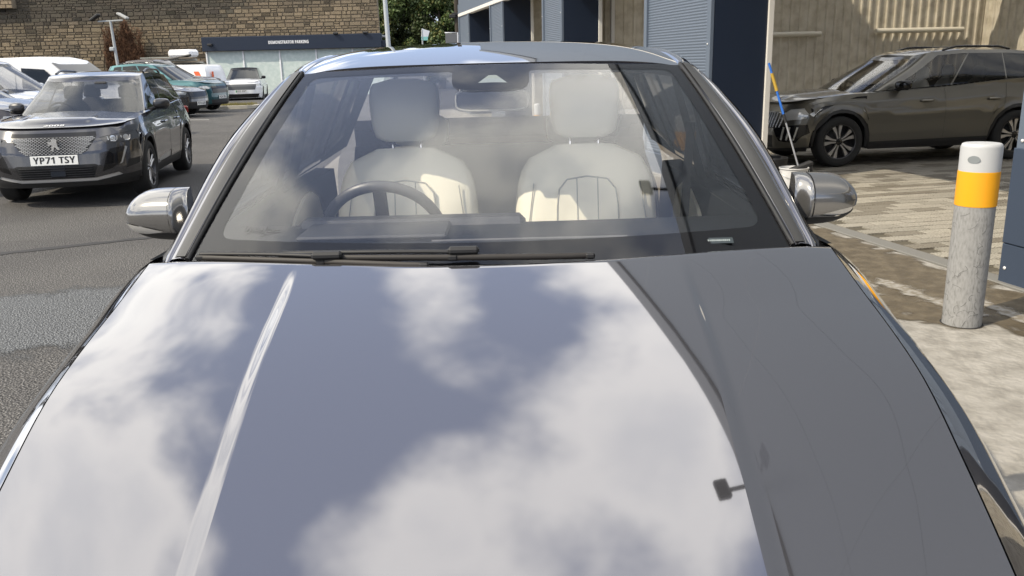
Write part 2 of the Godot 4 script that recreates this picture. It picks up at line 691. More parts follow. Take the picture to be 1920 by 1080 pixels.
func main_car() -> void:
	var root := thing("grey_car", "grey metallic car close up, its bonnet and windscreen filling the view", "car", Vector3(-0.05, 0, -CAR_D))
	var paint := mat("car_paint", Color(0.21, 0.208, 0.228), 0.03, 0.84, 1.0)
	var black := mat("black_plastic", Color(0.012, 0.012, 0.013), 0.55)
	var gloss := mat("gloss_black", Color(0.008, 0.008, 0.009), 0.12)
	var trim := dull("dark_trim", Color(0.015, 0.017, 0.020))
	var cream := mat("cream_leather", Color(0.72, 0.69, 0.56), 0.55)
	var seam := mat("seam_grey", Color(0.30, 0.30, 0.28), 0.7)
	var chrome := mat("chrome", Color(0.75, 0.75, 0.76), 0.12, 1.0)
	var pane := glass("clear_glass", Color(0, 0, 0), 0.01)

	# bonnet
	var ua := PackedFloat32Array()
	for k in 97:
		var x := lerpf(-1.0, 1.0, k / 96.0)
		ua.append(x)
	for c in [-0.54, 0.54]:
		for k in 33:
			ua.append(c + lerpf(-0.075, 0.075, k / 32.0) + 0.00037)
	for c in [-0.998, 0.998]:
		ua.append(c)
	ua.sort()
	var hood := Shape.new()
	var pts := PackedVector3Array()
	var rows := 80
	for j in rows + 1:
		var b := float(j) / rows
		b = 1.0 - pow(1.0 - b, 1.35)
		for a in ua:
			pts.append(hood_at(a, b))
	hood.sheet(pts, ua.size() - 1, rows)
	# folded flange along the sides and the rear edge
	for sg in [-1.0, 1.0]:
		hood.grid(40, 1, func(u: float, v: float) -> Vector3: return hood_at(sg, u) + Vector3(-sg * 0.003, -0.02, 0) * v)
	hood.grid(40, 1, func(u: float, v: float) -> Vector3: return hood_at(u * 2 - 1, 1.0) + Vector3(0, -0.03, 0.012) * v)
	put("bonnet", hood.make(), paint, root)
	for sg in [-1.0, 1.0]:
		var gap := Shape.new()
		gap.grid(40, 1, func(u: float, v: float) -> Vector3: return hood_at(sg, u) + Vector3(sg * lerpf(-0.03, 0.02, v), -0.016, 0))
		put("bonnet_seal", gap.make(), black, root)

	# wings, doors and rear quarters
	for sg in [-1.0, 1.0]:
		var segs := [["front_wing", 0.45, 2.10], ["front_door", 2.105, 3.10], ["rear_door", 3.105, 3.92], ["rear_wing", 3.925, 4.75]]
		for g in segs:
			var s := Shape.new()
			s.grid(36, 22, func(u: float, v: float) -> Vector3:
				var d := lerpf(g[1], g[2], u)
				return wing_at(sg, d, pow(v, 1.6), wing_lower(d)))
			var o := put(g[0], s.make(), paint, root)
			if g[0].ends_with("door"):
				var hd := Shape.new()
				hd.box(wing_at(sg, g[2] - 0.16, 0.26, 0.27) + Vector3(sg * 0.018, 0, 0), Vector3(0.022, 0.026, 0.2), 0.008)
				put("handle", hd.make(), paint, o)
		for w in [1.22, 3.96]:
			var liner := Shape.new()
			liner.grid(20, 1, func(u: float, v: float) -> Vector3:
				var a := lerpf(-0.15, PI + 0.15, u)
				return V(sg * lerpf(0.90, 0.55, v), 0.345 + sin(a) * 0.38, w + cos(a) * 0.38))
			put("wheel_arch_liner", liner.make(), black, root)
		for w in [1.22, 3.96]:
			wheel(root, V(sg * 0.80, 0.345, w), 0.345, 0.235, sg, 1)
		var sill := Shape.new()
		sill.box(V(sg * 0.82, 0.25, 2.6), Vector3(0.14, 0.1, 2.0), 0.03)
		put("sill", sill.make(), black, root)
	var under := Shape.new()
	under.box(V(0, 0.45, 2.6), Vector3(1.1, 0.5, 4.2), 0.05)
	under.box(V(0, 0.55, 2.65), Vector3(1.62, 0.6, 1.9), 0.05)
	put("floor_pan", under.make(), black, root)

	# nose and tail, seen only from beside
	var nose := Shape.new()
	nose.grid(30, 12, func(u: float, v: float) -> Vector3:
		var a := u * 2 - 1
		var top := hood_at(a, 0.0)
		var d := 0.40 + 0.16 * a * a + 0.35 * pow(absf(a), 6.0) - 0.06 * sin(v * PI)
		return V(a * lerpf(0.62, 0.88, smoothstep(0.0, 0.35, v)), lerpf(top.y, 0.24, v), d))
	put("front_bumper", nose.make(), paint, root)
	var grille := Shape.new()
	for k in 7:
		grille.box(V(0, 0.56 + k * 0.03, 0.335 - 0.004 * k), Vector3(0.62, 0.012, 0.05), 0.004)
	put("grille", grille.make(), gloss, root)
	for sg in [-1.0, 1.0]:
		var hl := Shape.new()
		hl.box(V(sg * 0.60, 0.665, 0.505), Vector3(0.24, 0.07, 0.08), 0.025, Basis(Vector3.UP, sg * 0.55))
		put("headlight", hl.make(), chrome, root)
	var tail := Shape.new()
	tail.grid(24, 12, func(u: float, v: float) -> Vector3:
		var a := u * 2 - 1
		return V(a * lerpf(0.80, 0.90, smoothstep(0.0, 0.4, v)), lerpf(1.16, 0.3, v), 4.86 - 0.12 * a * a + 0.05 * sin(v * PI)))
	put("tailgate", tail.make(), paint, root)

	# windscreen: two faces of glass, printed black border between them
	var screen := Shape.new()
	screen.grid(48, 30, func(u: float, v: float) -> Vector3: return screen_at(u * 2 - 1, lerpf(-0.05, 1.0, v)))
	var glass_o := put("windscreen", screen.make(), pane, root)
	var inner := Shape.new()
	inner.grid(48, 30, func(u: float, v: float) -> Vector3: return screen_down(0.006).call(u * 2 - 1, lerpf(-0.05, 1.0, v)))
	put("inner_pane", inner.make(), pane, glass_o)
	var clear := PackedVector2Array()
	var corner := func(cx: float, cy: float, rx: float, ry: float, a0: float) -> void:
		for k in 7:
			var a := a0 + k / 6.0 * PI * 0.5
			clear.append(Vector2(cx + cos(a) * rx, cy + sin(a) * ry))
	corner.call(0.885, 0.925, 0.05, 0.04, 0.0)
	for q in [[0.21, 0.965], [0.193, 0.955], [0.19, 0.88], [0.178, 0.845], [0.15, 0.82], [0.09, 0.808], [-0.09, 0.808], [-0.15, 0.82], [-0.178, 0.845], [-0.19, 0.88], [-0.193, 0.955], [-0.21, 0.965]]:
		clear.append(Vector2(q[0], q[1]))
	corner.call(-0.885, 0.925, 0.05, 0.04, PI * 0.5)
	corner.call(-0.885, 0.135, 0.055, 0.05, PI)
	corner.call(0.885, 0.135, 0.055, 0.05, PI * 1.5)
	var fr := split(screen_down(0.003), span(-1, 1, 40), span(-0.05, 1.0, 24), [clear])
	put("printed_border", fr[0].make(), dull("frit", Color(0.006, 0.006, 0.007)), glass_o)
	var win := Shape.new()
	win.slab(screen_down(0.0025).call(0.01, 0.875), poly([-0.047, -0.018, 0.047, -0.018, 0.012, 0.03, -0.012, 0.03]), 0.001, Basis(Vector3.RIGHT, Vector3(0, 0.5, -0.866), Vector3(0, 0.866, 0.5)))
	put("camera_window", win.make(), mat("sensor_grey", Color(0.16, 0.19, 0.19), 0.4), glass_o)
	var etch := Shape.new()
	var script_ := []
	for k in 90:
		var g := k / 89.0
		var tall := 0.011 if k < 14 or (k > 50 and k < 60) else 0.0045
		script_.append(screen_down(0.0022).call(lerpf(-0.85, -0.725, g) + 0.0035 * cos(g * 62.0), 0.122 + tall * sin(g * 62.0) + 0.006 * g))
	script_.append(screen_down(0.0022).call(-0.72, 0.126))
	script_.append(screen_down(0.0022).call(-0.79, 0.108))
	etch.tube(script_, 0.0008, 4)
	put("signature_mark", etch.make(), black, glass_o)
	var vin := Shape.new()
	var vf := Shape.new()
	var vb := Basis(Vector3.RIGHT, Vector3(0, 0.5, -0.866), Vector3(0, 0.866, 0.5))
	vin.slab(screen_down(0.0022).call(0.74, 0.045), poly([-0.045, -0.008, 0.045, -0.008, 0.045, 0.012, -0.045, 0.012]), 0.0006, vb)
	for k in 17:
		vf.box(screen_down(0.0012).call(0.74, 0.047) + Vector3(-0.036 + k * 0.0045, 0, 0), Vector3(0.0028, 0.006 if k % 3 else 0.0045, 0.0004), 0.0, vb)
	put("identity_strip", vin.make(), mat("strip_dark", Color(0.02, 0.03, 0.035), 0.5), glass_o)
	tag(put("identity_digits", vf.make(), mat("strip_pale", Color(0.3, 0.34, 0.34), 0.6), glass_o), "", "", "", "stuff")

	# scuttle, wipers
	var cowl := Shape.new()
	cowl.grid(40, 6, func(u: float, v: float) -> Vector3:
		var a := u * 2 - 1
		var k := a * a
		return V(a * 0.80, lerpf(1.112, 1.132, v) - 0.01 * k, lerpf(hood_rear(a) - 0.05, lerpf(1.855, 2.03, k), v)))
	put("scuttle_panel", cowl.make(), black, root)
	wiper(root, -0.66, 0.315, 0.0, gloss, black)
	wiper(root, -0.95, -0.20, -0.016, gloss, black)

	# roof, pillars
	var roof := Shape.new()
	roof.grid(40, 30, func(u: float, v: float) -> Vector3: return roof_at(u * 2 - 1, v))
	roof.grid(40, 1, func(u: float, v: float) -> Vector3: return roof_at(u * 2 - 1, 0.0) + Vector3(0, -0.012, -0.004) * v)
	put("roof", roof.make(), paint, root)
	var lining := Shape.new()
	lining.grid(20, 14, func(u: float, v: float) -> Vector3: return roof_at((u * 2 - 1) * 0.99, v) + Vector3(0, -0.035, 0))
	put("headlining", lining.make(), dull("headlining", Color(0.05, 0.05, 0.05)), root)
	var prof := [[0.0, -0.012], [0.03, 0.004], [0.14, 0.012], [0.40, 0.014], [0.52, 0.010], [0.55, -0.006], [0.60, -0.006], [0.63, 0.009], [0.80, 0.006], [0.94, -0.004], [1.0, -0.016], [0.96, -0.03]]
	for sg in [-1.0, 1.0]:
		var rail := Shape.new()
		var rp := PackedVector3Array()
		for j in 61:
			var s := j / 60.0 * 2.0
			var e := rail_in(s)
			var o := rail_out(s)
			var w := o - e
			var along := (rail_in(minf(s + 0.02, 2.0)) - rail_in(maxf(s - 0.02, 0.0))).normalized()
			var nn := w.cross(along).normalized()
			if nn.y < 0: nn = -nn
			for q in prof:
				var p: Vector3 = e + w * q[0] + nn * q[1]
				rp.append(Vector3(sg * p.x, p.y, p.z))
		rail.sheet(rp, prof.size() - 1, 60)
		var pr := put("pillar_and_rail", rail.make(), paint, root)
		var strip := Shape.new()
		strip.grid(4, 40, func(u: float, v: float) -> Vector3:
			var s := v * 1.02
			var e := rail_in(s)
			var w := rail_out(s) - e
			var p := e + w * lerpf(0.02, 0.53, u) + Vector3(0, 0.0165 - 0.010 * absf(u - 0.5), 0.004)
			return Vector3(sg * p.x, p.y, p.z))
		put("pillar_strip", strip.make(), mat("pillar_satin", Color(0.055, 0.054, 0.052), 0.42, 0.1), pr)
		var gasket := Shape.new()
		var path := []
		for j in 31:
			var p := rail_in(j / 30.0) + Vector3(-0.002, 0.002, 0.002)
			path.append(Vector3(sg * p.x, p.y, p.z))
		gasket.tube(path, 0.0065, 6)
		var groove := []
		for j in 41:
			var s := j / 40.0 * 1.6
			var p := rail_in(s).lerp(rail_out(s), 0.575) + Vector3(0, 0.002, 0)
			groove.append(Vector3(sg * p.x, p.y, p.z))
		gasket.tube(groove, 0.0035, 6)
		put("window_seal", gasket.make(), black, root)
		side_glass(root, sg, glass("cabin_side_glass", Color(0.003, 0.006, 0.009), 0.90), trim)
		door_mirror(root, sg, paint, black)
	# tail window
	var tw := Shape.new()
	tw.grid(16, 8, func(u: float, v: float) -> Vector3:
		var a := u * 2 - 1
		return V(a * lerpf(0.70, 0.56, v), lerpf(1.30, 1.60, v), lerpf(4.82, 4.60, v) - 0.06 * a * a))
	put("rear_window", tw.make(), glass("cabin_rear_glass", Color(0.004, 0.007, 0.009), 0.45), root)
	var tf := Shape.new()
	tf.grid(16, 2, func(u: float, v: float) -> Vector3:
		var a := u * 2 - 1
		return V(a * 0.80, lerpf(1.14, 1.30, v), lerpf(4.86, 4.82, v) - 0.08 * a * a))
	put("tailgate_top", tf.make(), paint, root)

	cabin(root, trim, cream, seam, chrome)


func side_glass(root: Node3D, sg: float, pane: Material, trim: Material) -> void:
	# one ruled side from belt to rail, split into panes and pillars
	var fn := func(d: float, t: float) -> Vector3:
		var s := clampf((d - 2.02) / 0.87, 0.0, 1.0) if d < 2.89 else 1.0 + clampf((d - 2.89) / 1.61, 0.0, 1.0)
		var top := rail_out(s)
		top = V(top.x, top.y, d)
		var foot := V(0.845, 1.13 + 0.02 * (d - 2.0), d)
		var p := foot.lerp(top, t)
		return Vector3(sg * (p.x - 0.006), p.y, p.z)
	var front := poly([2.38, 0.02, 3.10, 0.02, 3.10, 0.97, 2.95, 0.97, 2.6, 0.80])
	var rear := poly([3.18, 0.02, 3.86, 0.02, 4.0, 0.97, 3.18, 0.97])
	var quarter := poly([3.92, 0.06, 4.3, 0.2, 4.25, 0.9, 4.06, 0.9])
	var parts := split(fn, span(2.02, 4.55, 26), span(0.0, 1.0, 8), [front, rear, quarter])
	put("window_frame", parts[0].make(), mat("gloss_black", Color.BLACK), root)
	for k in 3:
		put("side_window", parts[k + 1].make(), pane, root)
	var fi := func(d: float, t: float) -> Vector3:
		var p: Vector3 = fn.call(d, t)
		return p + Vector3(-sg * 0.03, 0, 0)
	var lin_ := split(fi, span(2.02, 4.55, 26), span(0.0, 1.0, 8), [front, rear, quarter])
	lin_[0].grid(12, 1, func(u: float, v: float) -> Vector3:   # thick middle pillar
		return fn.call(lerpf(3.06, 3.24, v), u) + Vector3(-sg * 0.07, 0, 0))
	put("pillar_trim", lin_[0].make(), trim, root)
	var sill := Shape.new()
	var path := []
	for k in 11:
		path.append(fn.call(lerpf(2.3, 3.9, k / 10.0), 0.02) + Vector3(sg * 0.006, 0, 0))
	sill.tube(path, 0.008, 6)
	put("window_trim_strip", sill.make(), mat("chrome", Color.WHITE), root)


func door_mirror(root: Node3D, sg: float, paint: Material, black: Material) -> void:
	var c := V(sg * 0.900, 1.212, 2.30)
	var skin := mat("mirror_paint", Color(0.27, 0.265, 0.26), 0.13, 0.78, 0.6)
	# u from the inner end to the rounded outer end, v from the lower edge to the upper one
	var fn := func(u: float, v: float) -> Vector3:
		var top := 0.072 - 0.004 * u - 0.040 * pow(u, 5.0)
		var low := -0.074 + 0.002 * u + 0.018 * pow(u, 4.0)
		var round_ := sqrt(maxf(0.0, 1.0 - pow(u, 9.0)))
		var mid := (top + low) * 0.5
		var y := mid + (v - 0.5) * (top - low) * lerpf(1.0, round_, 0.9)
		var z := 0.085 * pow(maxf(0.0, 1.0 - pow(absf(2.0 * v - 1.0), 2.5)), 0.5) * lerpf(0.55, 1.0, smoothstep(0.0, 0.22, u)) * pow(round_, 0.7)
		return c + Vector3(sg * (-0.088 + 0.185 * u + 0.012 * (v - 0.5)), y, z - 0.03 * u)
	var lower := poly([-0.01, -0.01, 1.01, -0.01, 1.01, 0.17, 0.6, 0.20, 0.3, 0.23, -0.01, 0.20])
	var sig := poly([1.01, 0.175, 0.62, 0.205, 0.36, 0.26, 0.62, 0.335, 1.01, 0.42])
	var seam := poly([0.255, 0.20, 0.262, 0.20, 0.225, 1.01, 0.215, 1.01])
	var parts := split(fn, span(0, 0.999, 30), span(0, 1, 26), [lower, sig, seam], true, [0.0, 0.003, -0.002])
	var shell := put("door_mirror", parts[0].make(), skin, root)
	put("lower_shell", parts[1].make(), black, shell)
	put("indicator", parts[2].make(), mat("signal_lens", Color(0.70, 0.69, 0.66), 0.06, 0.6, 0.8), shell)
	put("shell_seam", parts[3].make(), black, shell)
	var back := Shape.new()
	back.grid(20, 14, func(u: float, v: float) -> Vector3:
		var p: Vector3 = fn.call(u * 0.999, v)
		return Vector3(p.x, p.y, c.z - 0.006 - 0.03 * u))
	put("mirror_glass", back.make(), mat("chrome", Color.WHITE), shell)
	var inner := Shape.new()
	inner.grid(1, 14, func(u: float, v: float) -> Vector3:
		var p: Vector3 = fn.call(0.0, v)
		return Vector3(p.x, p.y, lerpf(c.z - 0.006, p.z, u)))
	put("inner_end", inner.make(), skin, shell)
	var arm := Shape.new()
	arm.tube([c + Vector3(-sg * 0.06, -0.045, 0.01), c + Vector3(-sg * 0.09, -0.065, 0.0), c + Vector3(-sg * 0.12, -0.09, -0.01)], [0.03, 0.024, 0.03], 10)
	put("mirror_arm", arm.make(), black, shell)


func wiper(root: Node3D, a0: float, a1: float, dt: float, gloss: Material, black: Material) -> void:
	var arm := Shape.new()
	var blade := Shape.new()
	var pa := []
	var pb := []
	for k in 17:
		var f := k / 16.0
		var a := lerpf(a0, a1, f)
		var t := 0.014 + dt - 0.004 * f * f + 0.006 * sin(f * PI)
		pb.append(screen_at(a, t) + Vector3(0, 0.012, 0.008))
		if f < 0.66:
			pa.append(screen_at(a, t + 0.010) + Vector3(0, 0.016 + 0.004 * sin(f * 4.0), 0.012))
	blade.tube(pb, 0.0052, 6, true, 1.5)
	var b := put("wiper", blade.make(), mat("rubber_brown", Color(0.022, 0.019, 0.017), 0.6), root)
	arm.tube(pa, 0.0072, 8, true, 0.7)
	arm.box(pa[-1] + Vector3(-0.02, 0.004, 0), Vector3(0.07, 0.018, 0.022), 0.006)
	put("wiper_arm", arm.make(), black, b)
	for k in [0, 9, 16]:
		var cap := Shape.new()
		cap.box(pb[k], Vector3(0.022, 0.014, 0.016), 0.004)
		put("wiper_clip", cap.make(), black, b)


func cabin(root: Node3D, trim: Material, cream: Material, seam: Material, chrome: Material) -> void:
	var dash := Shape.new()
	dash.grid(30, 14, func(u: float, v: float) -> Vector3:
		var a := u * 2 - 1
		var d := lerpf(1.90 + 0.10 * a * a, 2.46 + 0.03 * a * a, v)
		var h := 1.118 + 0.026 * smoothstep(0.0, 0.8, v) + (0.0 if v < 0.97 else -0.01)
		return V(a * 0.76, h, d))
	dash.grid(30, 6, func(u: float, v: float) -> Vector3:
		var a := u * 2 - 1
		return V(a * 0.76, lerpf(1.134, 0.72, v), 2.46 + 0.03 * a * a + 0.10 * sin(v * PI)))
	var db := put("dashboard", dash.make(), trim, root)
	var bin := Shape.new()
	bin.box(V(-0.235, 1.135, 2.44), Vector3(0.66, 0.055, 0.10), 0.018)
	bin.box(V(-0.32, 1.150, 2.30), Vector3(0.40, 0.012, 0.20), 0.005)
	put("instrument_hood", bin.make(), mat("binnacle", Color(0.03, 0.032, 0.036), 0.5), db)
	var vent := Shape.new()
	for k in 3:
		vent.box(V(0.10, 1.1385 - 0.004 * k, 2.20 - k * 0.045), Vector3(0.52 - 0.04 * k, 0.006, 0.008), 0.002)
	put("demister_vent", vent.make(), mat("vent_grey", Color(0.09, 0.09, 0.095), 0.5), db)
	# steering wheel
	var hub := V(-0.335, 1.085, 2.56)
	var tilt := Basis(Vector3.RIGHT, deg_to_rad(-66.0))
	var ring := Shape.new()
	ring.grid(48, 10, func(u: float, v: float) -> Vector3:
		var a := u * TAU
		var b := v * TAU
		return hub + tilt * Vector3(cos(a) * (0.178 + 0.017 * cos(b)), 0.016 * sin(b), sin(a) * (0.178 + 0.017 * cos(b))), true)
	var st := put("steering_wheel", ring.make(), mat("wheel_leather", Color(0.05, 0.052, 0.056), 0.38), root)
	var sp := Shape.new()
	sp.box(hub, Vector3(0.15, 0.04, 0.11), 0.015, tilt)
	sp.box(hub + tilt * Vector3(0.11, 0, 0), Vector3(0.11, 0.016, 0.035), 0.006, tilt)
	sp.box(hub + tilt * Vector3(-0.11, 0, 0), Vector3(0.11, 0.016, 0.035), 0.006, tilt)
	sp.box(hub + tilt * Vector3(0, 0, 0.11), Vector3(0.04, 0.016, 0.11), 0.006, tilt)
	put("spoke", sp.make(), trim, st)
	# front seats
	for sx in [-0.312, 0.320]:
		var base := V(sx, 0.62, 2.88)
		var lean := deg_to_rad(14.0)
		var hwf := func(t: float) -> float:
			return curve([[0.0, 0.20], [0.05, 0.235], [0.5, 0.25], [0.75, 0.246], [0.89, 0.222], [0.97, 0.175], [1.0, 0.11]], t)
		var seat := put("front_seat", pillow(hwf, 0.70, 0.17, base, lean, 16).make(), cream, root)
		var up := Vector3(0, cos(lean), -sin(lean))
		var out := Vector3(0, sin(lean), cos(lean))
		var hr := func(t: float) -> float:
			return curve([[0.0, 0.07], [0.08, 0.105], [0.5, 0.122], [0.85, 0.120], [0.96, 0.10], [1.0, 0.05]], t)
		put("headrest", pillow(hr, 0.215, 0.11, base + up * 0.725 + out * 0.02, deg_to_rad(6.0), 14).make(), cream, seat)
		var panel := Shape.new()
		var arch := PackedVector2Array()
		for q in [[-0.115, 0.0], [0.115, 0.0], [0.105, 0.40], [0.098, 0.455], [0.07, 0.49], [0.0, 0.50], [-0.07, 0.49], [-0.098, 0.455], [-0.105, 0.40]]:
			arch.append(Vector2(q[0], q[1] + 0.08))
		panel.slab(base + out * 0.078, arch, 0.008, Basis(Vector3.RIGHT, up, out))
		put("seat_centre_panel", panel.make(), cream, seat)
		var lines := Shape.new()
		for k in 9:
			var p: Vector2 = arch[k]
			var q: Vector2 = arch[(k + 1) % 9]
			lines.tube([base + Vector3.RIGHT * p.x + up * p.y + out * 0.086, base + Vector3.RIGHT * q.x + up * q.y + out * 0.086], 0.0028, 5)
		for x in [-0.036, 0.036]:
			lines.tube([base + Vector3.RIGHT * x + up * 0.1 + out * 0.0868, base + Vector3.RIGHT * x + up * 0.575 + out * 0.0868], 0.002, 5)
		for x in [-1.0, 1.0]:
			lines.tube([base + Vector3.RIGHT * 0.115 * x + up * 0.30 + out * 0.083, base + Vector3.RIGHT * 0.20 * x + up * 0.38 + out * 0.074], 0.002, 5)
			lines.tube([base + Vector3.RIGHT * 0.195 * x + up * 0.06 + out * 0.073, base + Vector3.RIGHT * 0.21 * x + up * 0.38 + out * 0.072, base + Vector3.RIGHT * 0.185 * x + up * 0.56 + out * 0.070], 0.002, 5)
		put("seat_seam", lines.make(), seam, seat)
		var posts := Shape.new()
		for x in [-0.05, 0.05]:
			posts.tube([base + up * 0.66 + Vector3.RIGHT * x, base + up * 0.76 + Vector3.RIGHT * x], 0.006, 6)
		put("headrest_post", posts.make(), chrome, seat)
		var cush := Shape.new()
		cush.box(V(sx, 0.60, 2.66), Vector3(0.5, 0.16, 0.5), 0.05)
		put("seat_cushion", cush.make(), cream, seat)
	var belt := Shape.new()
	belt.slab(V(0.66, 0.75, 3.08), poly([0, 0, 0.035, 0, 0.06, 0.62, 0.03, 0.62]), 0.003)
	put("seat_belt", belt.make(), mat("belt_black", Color(0.02, 0.02, 0.02), 0.8), root)
	# rear bench
	var bw := func(t: float) -> float:
		return curve([[0.0, 0.58], [0.1, 0.63], [0.7, 0.63], [0.92, 0.59], [1.0, 0.5]], t)
	var bench := put("rear_seat", pillow(bw, 0.62, 0.16, V(0, 0.62, 3.86), deg_to_rad(16.0), 12).make(), cream, root)
	var hb := func(t: float) -> float:
		return curve([[0.0, 0.09], [0.1, 0.12], [0.8, 0.125], [1.0, 0.07]], t)
	for x in [-0.36, 0.36]:
		put("headrest", pillow(hb, 0.15, 0.09, V(x, 1.22, 4.03), 0.1, 10).make(), cream, bench)
	var cus := Shape.new()
	cus.box(V(0, 0.6, 3.6), Vector3(1.24, 0.16, 0.5), 0.05)
	cus.box(V(0, 1.10, 4.40), Vector3(1.24, 0.02, 0.6), 0.005)
	put("parcel_shelf", cus.make(), trim, root)
	# door cards
	for sg in [-1.0, 1.0]:
		var card := Shape.new()
		card.grid(20, 10, func(u: float, v: float) -> Vector3:
			return V(sg * (0.775 - 0.02 * sin(v * PI) - 0.012 * v), lerpf(0.4, 1.135, v), lerpf(2.05, 3.95, u)))
		card.grid(20, 1, func(u: float, v: float) -> Vector3:
			return V(sg * lerpf(0.763, 0.845, v), 1.135 + 0.004 * v, lerpf(2.05, 3.95, u)))
		var dc := put("door_card", card.make(), trim, root)
		var ins := Shape.new()
		var o := PackedVector2Array()
		for q in [[2.92, 0.72], [3.56, 0.72], [3.57, 0.98], [3.51, 1.07], [3.40, 1.108], [3.27, 1.10], [3.12, 1.05], [2.98, 0.96]]:
			o.append(Vector2(CAR_D - q[0], q[1]))
		ins.slab(Vector3(sg * 0.756, 0, 0), o, 0.012, Basis(Vector3(0, 0, 1), Vector3.UP, Vector3(-sg, 0, 0)))
		put("door_insert", ins.make(), cream, dc)
		var stitch := Shape.new()
		stitch.tube([V(sg * 0.764, 1.125, 2.25), V(sg * 0.764, 1.128, 3.0)], 0.0016, 4)
		put("door_stitching", stitch.make(), mat("stitch", Color(0.4, 0.4, 0.38), 0.7), dc)
	# inside mirror with pale frame
	var mir := Shape.new()
	var rr := PackedVector2Array()
	for k in 24:
		var a := k / 24.0 * TAU
		rr.append(Vector2(signf(cos(a)) * pow(absf(cos(a)), 0.4) * 0.115, signf(sin(a)) * pow(absf(sin(a)), 0.45) * 0.032))
	mir.slab(V(0.0, 1.475, 2.80), rr, 0.03)
	var mm := put("inside_mirror", mir.make(), mat("mirror_shell", Color(0.03, 0.03, 0.03), 0.4), root)
	var rim := Shape.new()
	var loop := []
	for k in 25:
		var q: Vector2 = rr[k % 24]
		loop.append(V(0.0, 1.475, 2.80) + Vector3(q.x, q.y, 0.03))
	rim.tube(loop, 0.0035, 5)
	rim.tube([V(0.0, 1.50, 2.79), V(0.0, 1.555, 2.75)], 0.012, 6)
	put("mirror_rim", rim.make(), mat("rim_pale", Color(0.34, 0.34, 0.32), 0.4), mm)


# ---------------------------------------------------------------- wheels: tyre, rim with spokes
func wheel(root: Node3D, at: Vector3, r: float, w: float, sg: float, style := 0) -> Node3D:
	var key := "wheel_%d_%.3f_%.3f" % [style, r, w]
	if not tex.has(key):
		var b := Basis(Vector3(0, 0, 1), Vector3(1, 0, 0), Vector3(0, 1, 0))   # axis along x, outer side +x
		var ty := Shape.new()
		var rr := r * 0.70
		ty.lathe(Vector3.ZERO, [[rr, -w * 0.5], [r * 0.93, -w * 0.48], [r * 0.985, -w * 0.40], [r, -w * 0.25], [r, w * 0.25], [r * 0.985, w * 0.40], [r * 0.93, w * 0.48], [r * 0.82, w * 0.5], [rr, w * 0.47], [rr * 0.985, w * 0.40]], 40, b)
		var rm := Shape.new()
		rm.lathe(Vector3.ZERO, [[rr * 0.985, w * 0.47], [rr * 0.955, w * 0.475], [rr * 0.93, w * 0.44], [rr * 0.90, w * 0.1], [rr * 0.88, -w * 0.2]], 36, b)
		var dk := Shape.new()
		dk.lathe(Vector3.ZERO, [[0.001, w * 0.06], [rr * 0.6, w * 0.05], [rr * 0.61, -w * 0.05], [rr * 0.9, -w * 0.08]], 28, b)
		var sp := Shape.new()
		var n := 5
		for k in n:
			var a := TAU * k / n + 0.2
			var rad := Vector3(0, cos(a), sin(a))
			var tan_ := Vector3(0, -sin(a), cos(a))
			if style == 0:   # broad split blades, machined faces
				for s in [-1.0, 1.0]:
					var q := [rad * rr * 0.14 + tan_ * s * 0.004, rad * rr * 0.52 + tan_ * s * 0.010, rad * rr * 0.96 + tan_ * s * rr * 0.10, rad * rr * 0.93 + tan_ * s * rr * 0.34, rad * rr * 0.50 + tan_ * s * rr * 0.15, rad * rr * 0.14 + tan_ * s * rr * 0.09]
					var x0 := Vector3(w * 0.36, 0, 0)
					var x1 := Vector3(w * 0.20, 0, 0)
					for t in range(1, 5):
						sp.flat(q[0] + x0, q[t] + x0, q[t + 1] + x0)
					for t in 6:
						sp.quad(q[t] + x0, q[(t + 1) % 6] + x0, q[(t + 1) % 6] + x1, q[t] + x1)
			else:
				for s in [-1.0, 1.0]:
					sp.tube([rad * rr * 0.10 + tan_ * s * 0.02 + Vector3(w * 0.34, 0, 0), rad * rr * 0.55 + tan_ * s * 0.02 + Vector3(w * 0.37, 0, 0), rad * rr * 0.95 + tan_ * s * rr * 0.16 + Vector3(w * 0.40, 0, 0)], 0.017, 6)
		var hub := Shape.new()
		hub.lathe(Vector3.ZERO, [[rr * 0.20, w * 0.20], [rr * 0.20, w * 0.36], [rr * 0.15, w * 0.385], [0.001, w * 0.39]], 20, b)
		tex[key] = [ty.make(), rm.make(), dk.make(), sp.make(), hub.make()]
	var me: Array = tex[key]
	var o := put("wheel", me[0], mat("tyre_rubber", Color(0.018, 0.018, 0.018), 0.85), root, at)
	if sg < 0:
		o.rotation.y = PI
	put("rim", me[1], mat("rim_dark", Color(0.10, 0.10, 0.105), 0.35, 0.8), o)
	put("brake_disc", me[2], mat("brake_dark", Color(0.02, 0.02, 0.02), 0.6), o)
	put("spokes", me[3], mat("rim_silver", Color(0.55, 0.55, 0.56), 0.28, 0.9), o)
	put("hub_cap", me[4], mat("gloss_black", Color(0.008, 0.008, 0.009), 0.12), o)
	return o


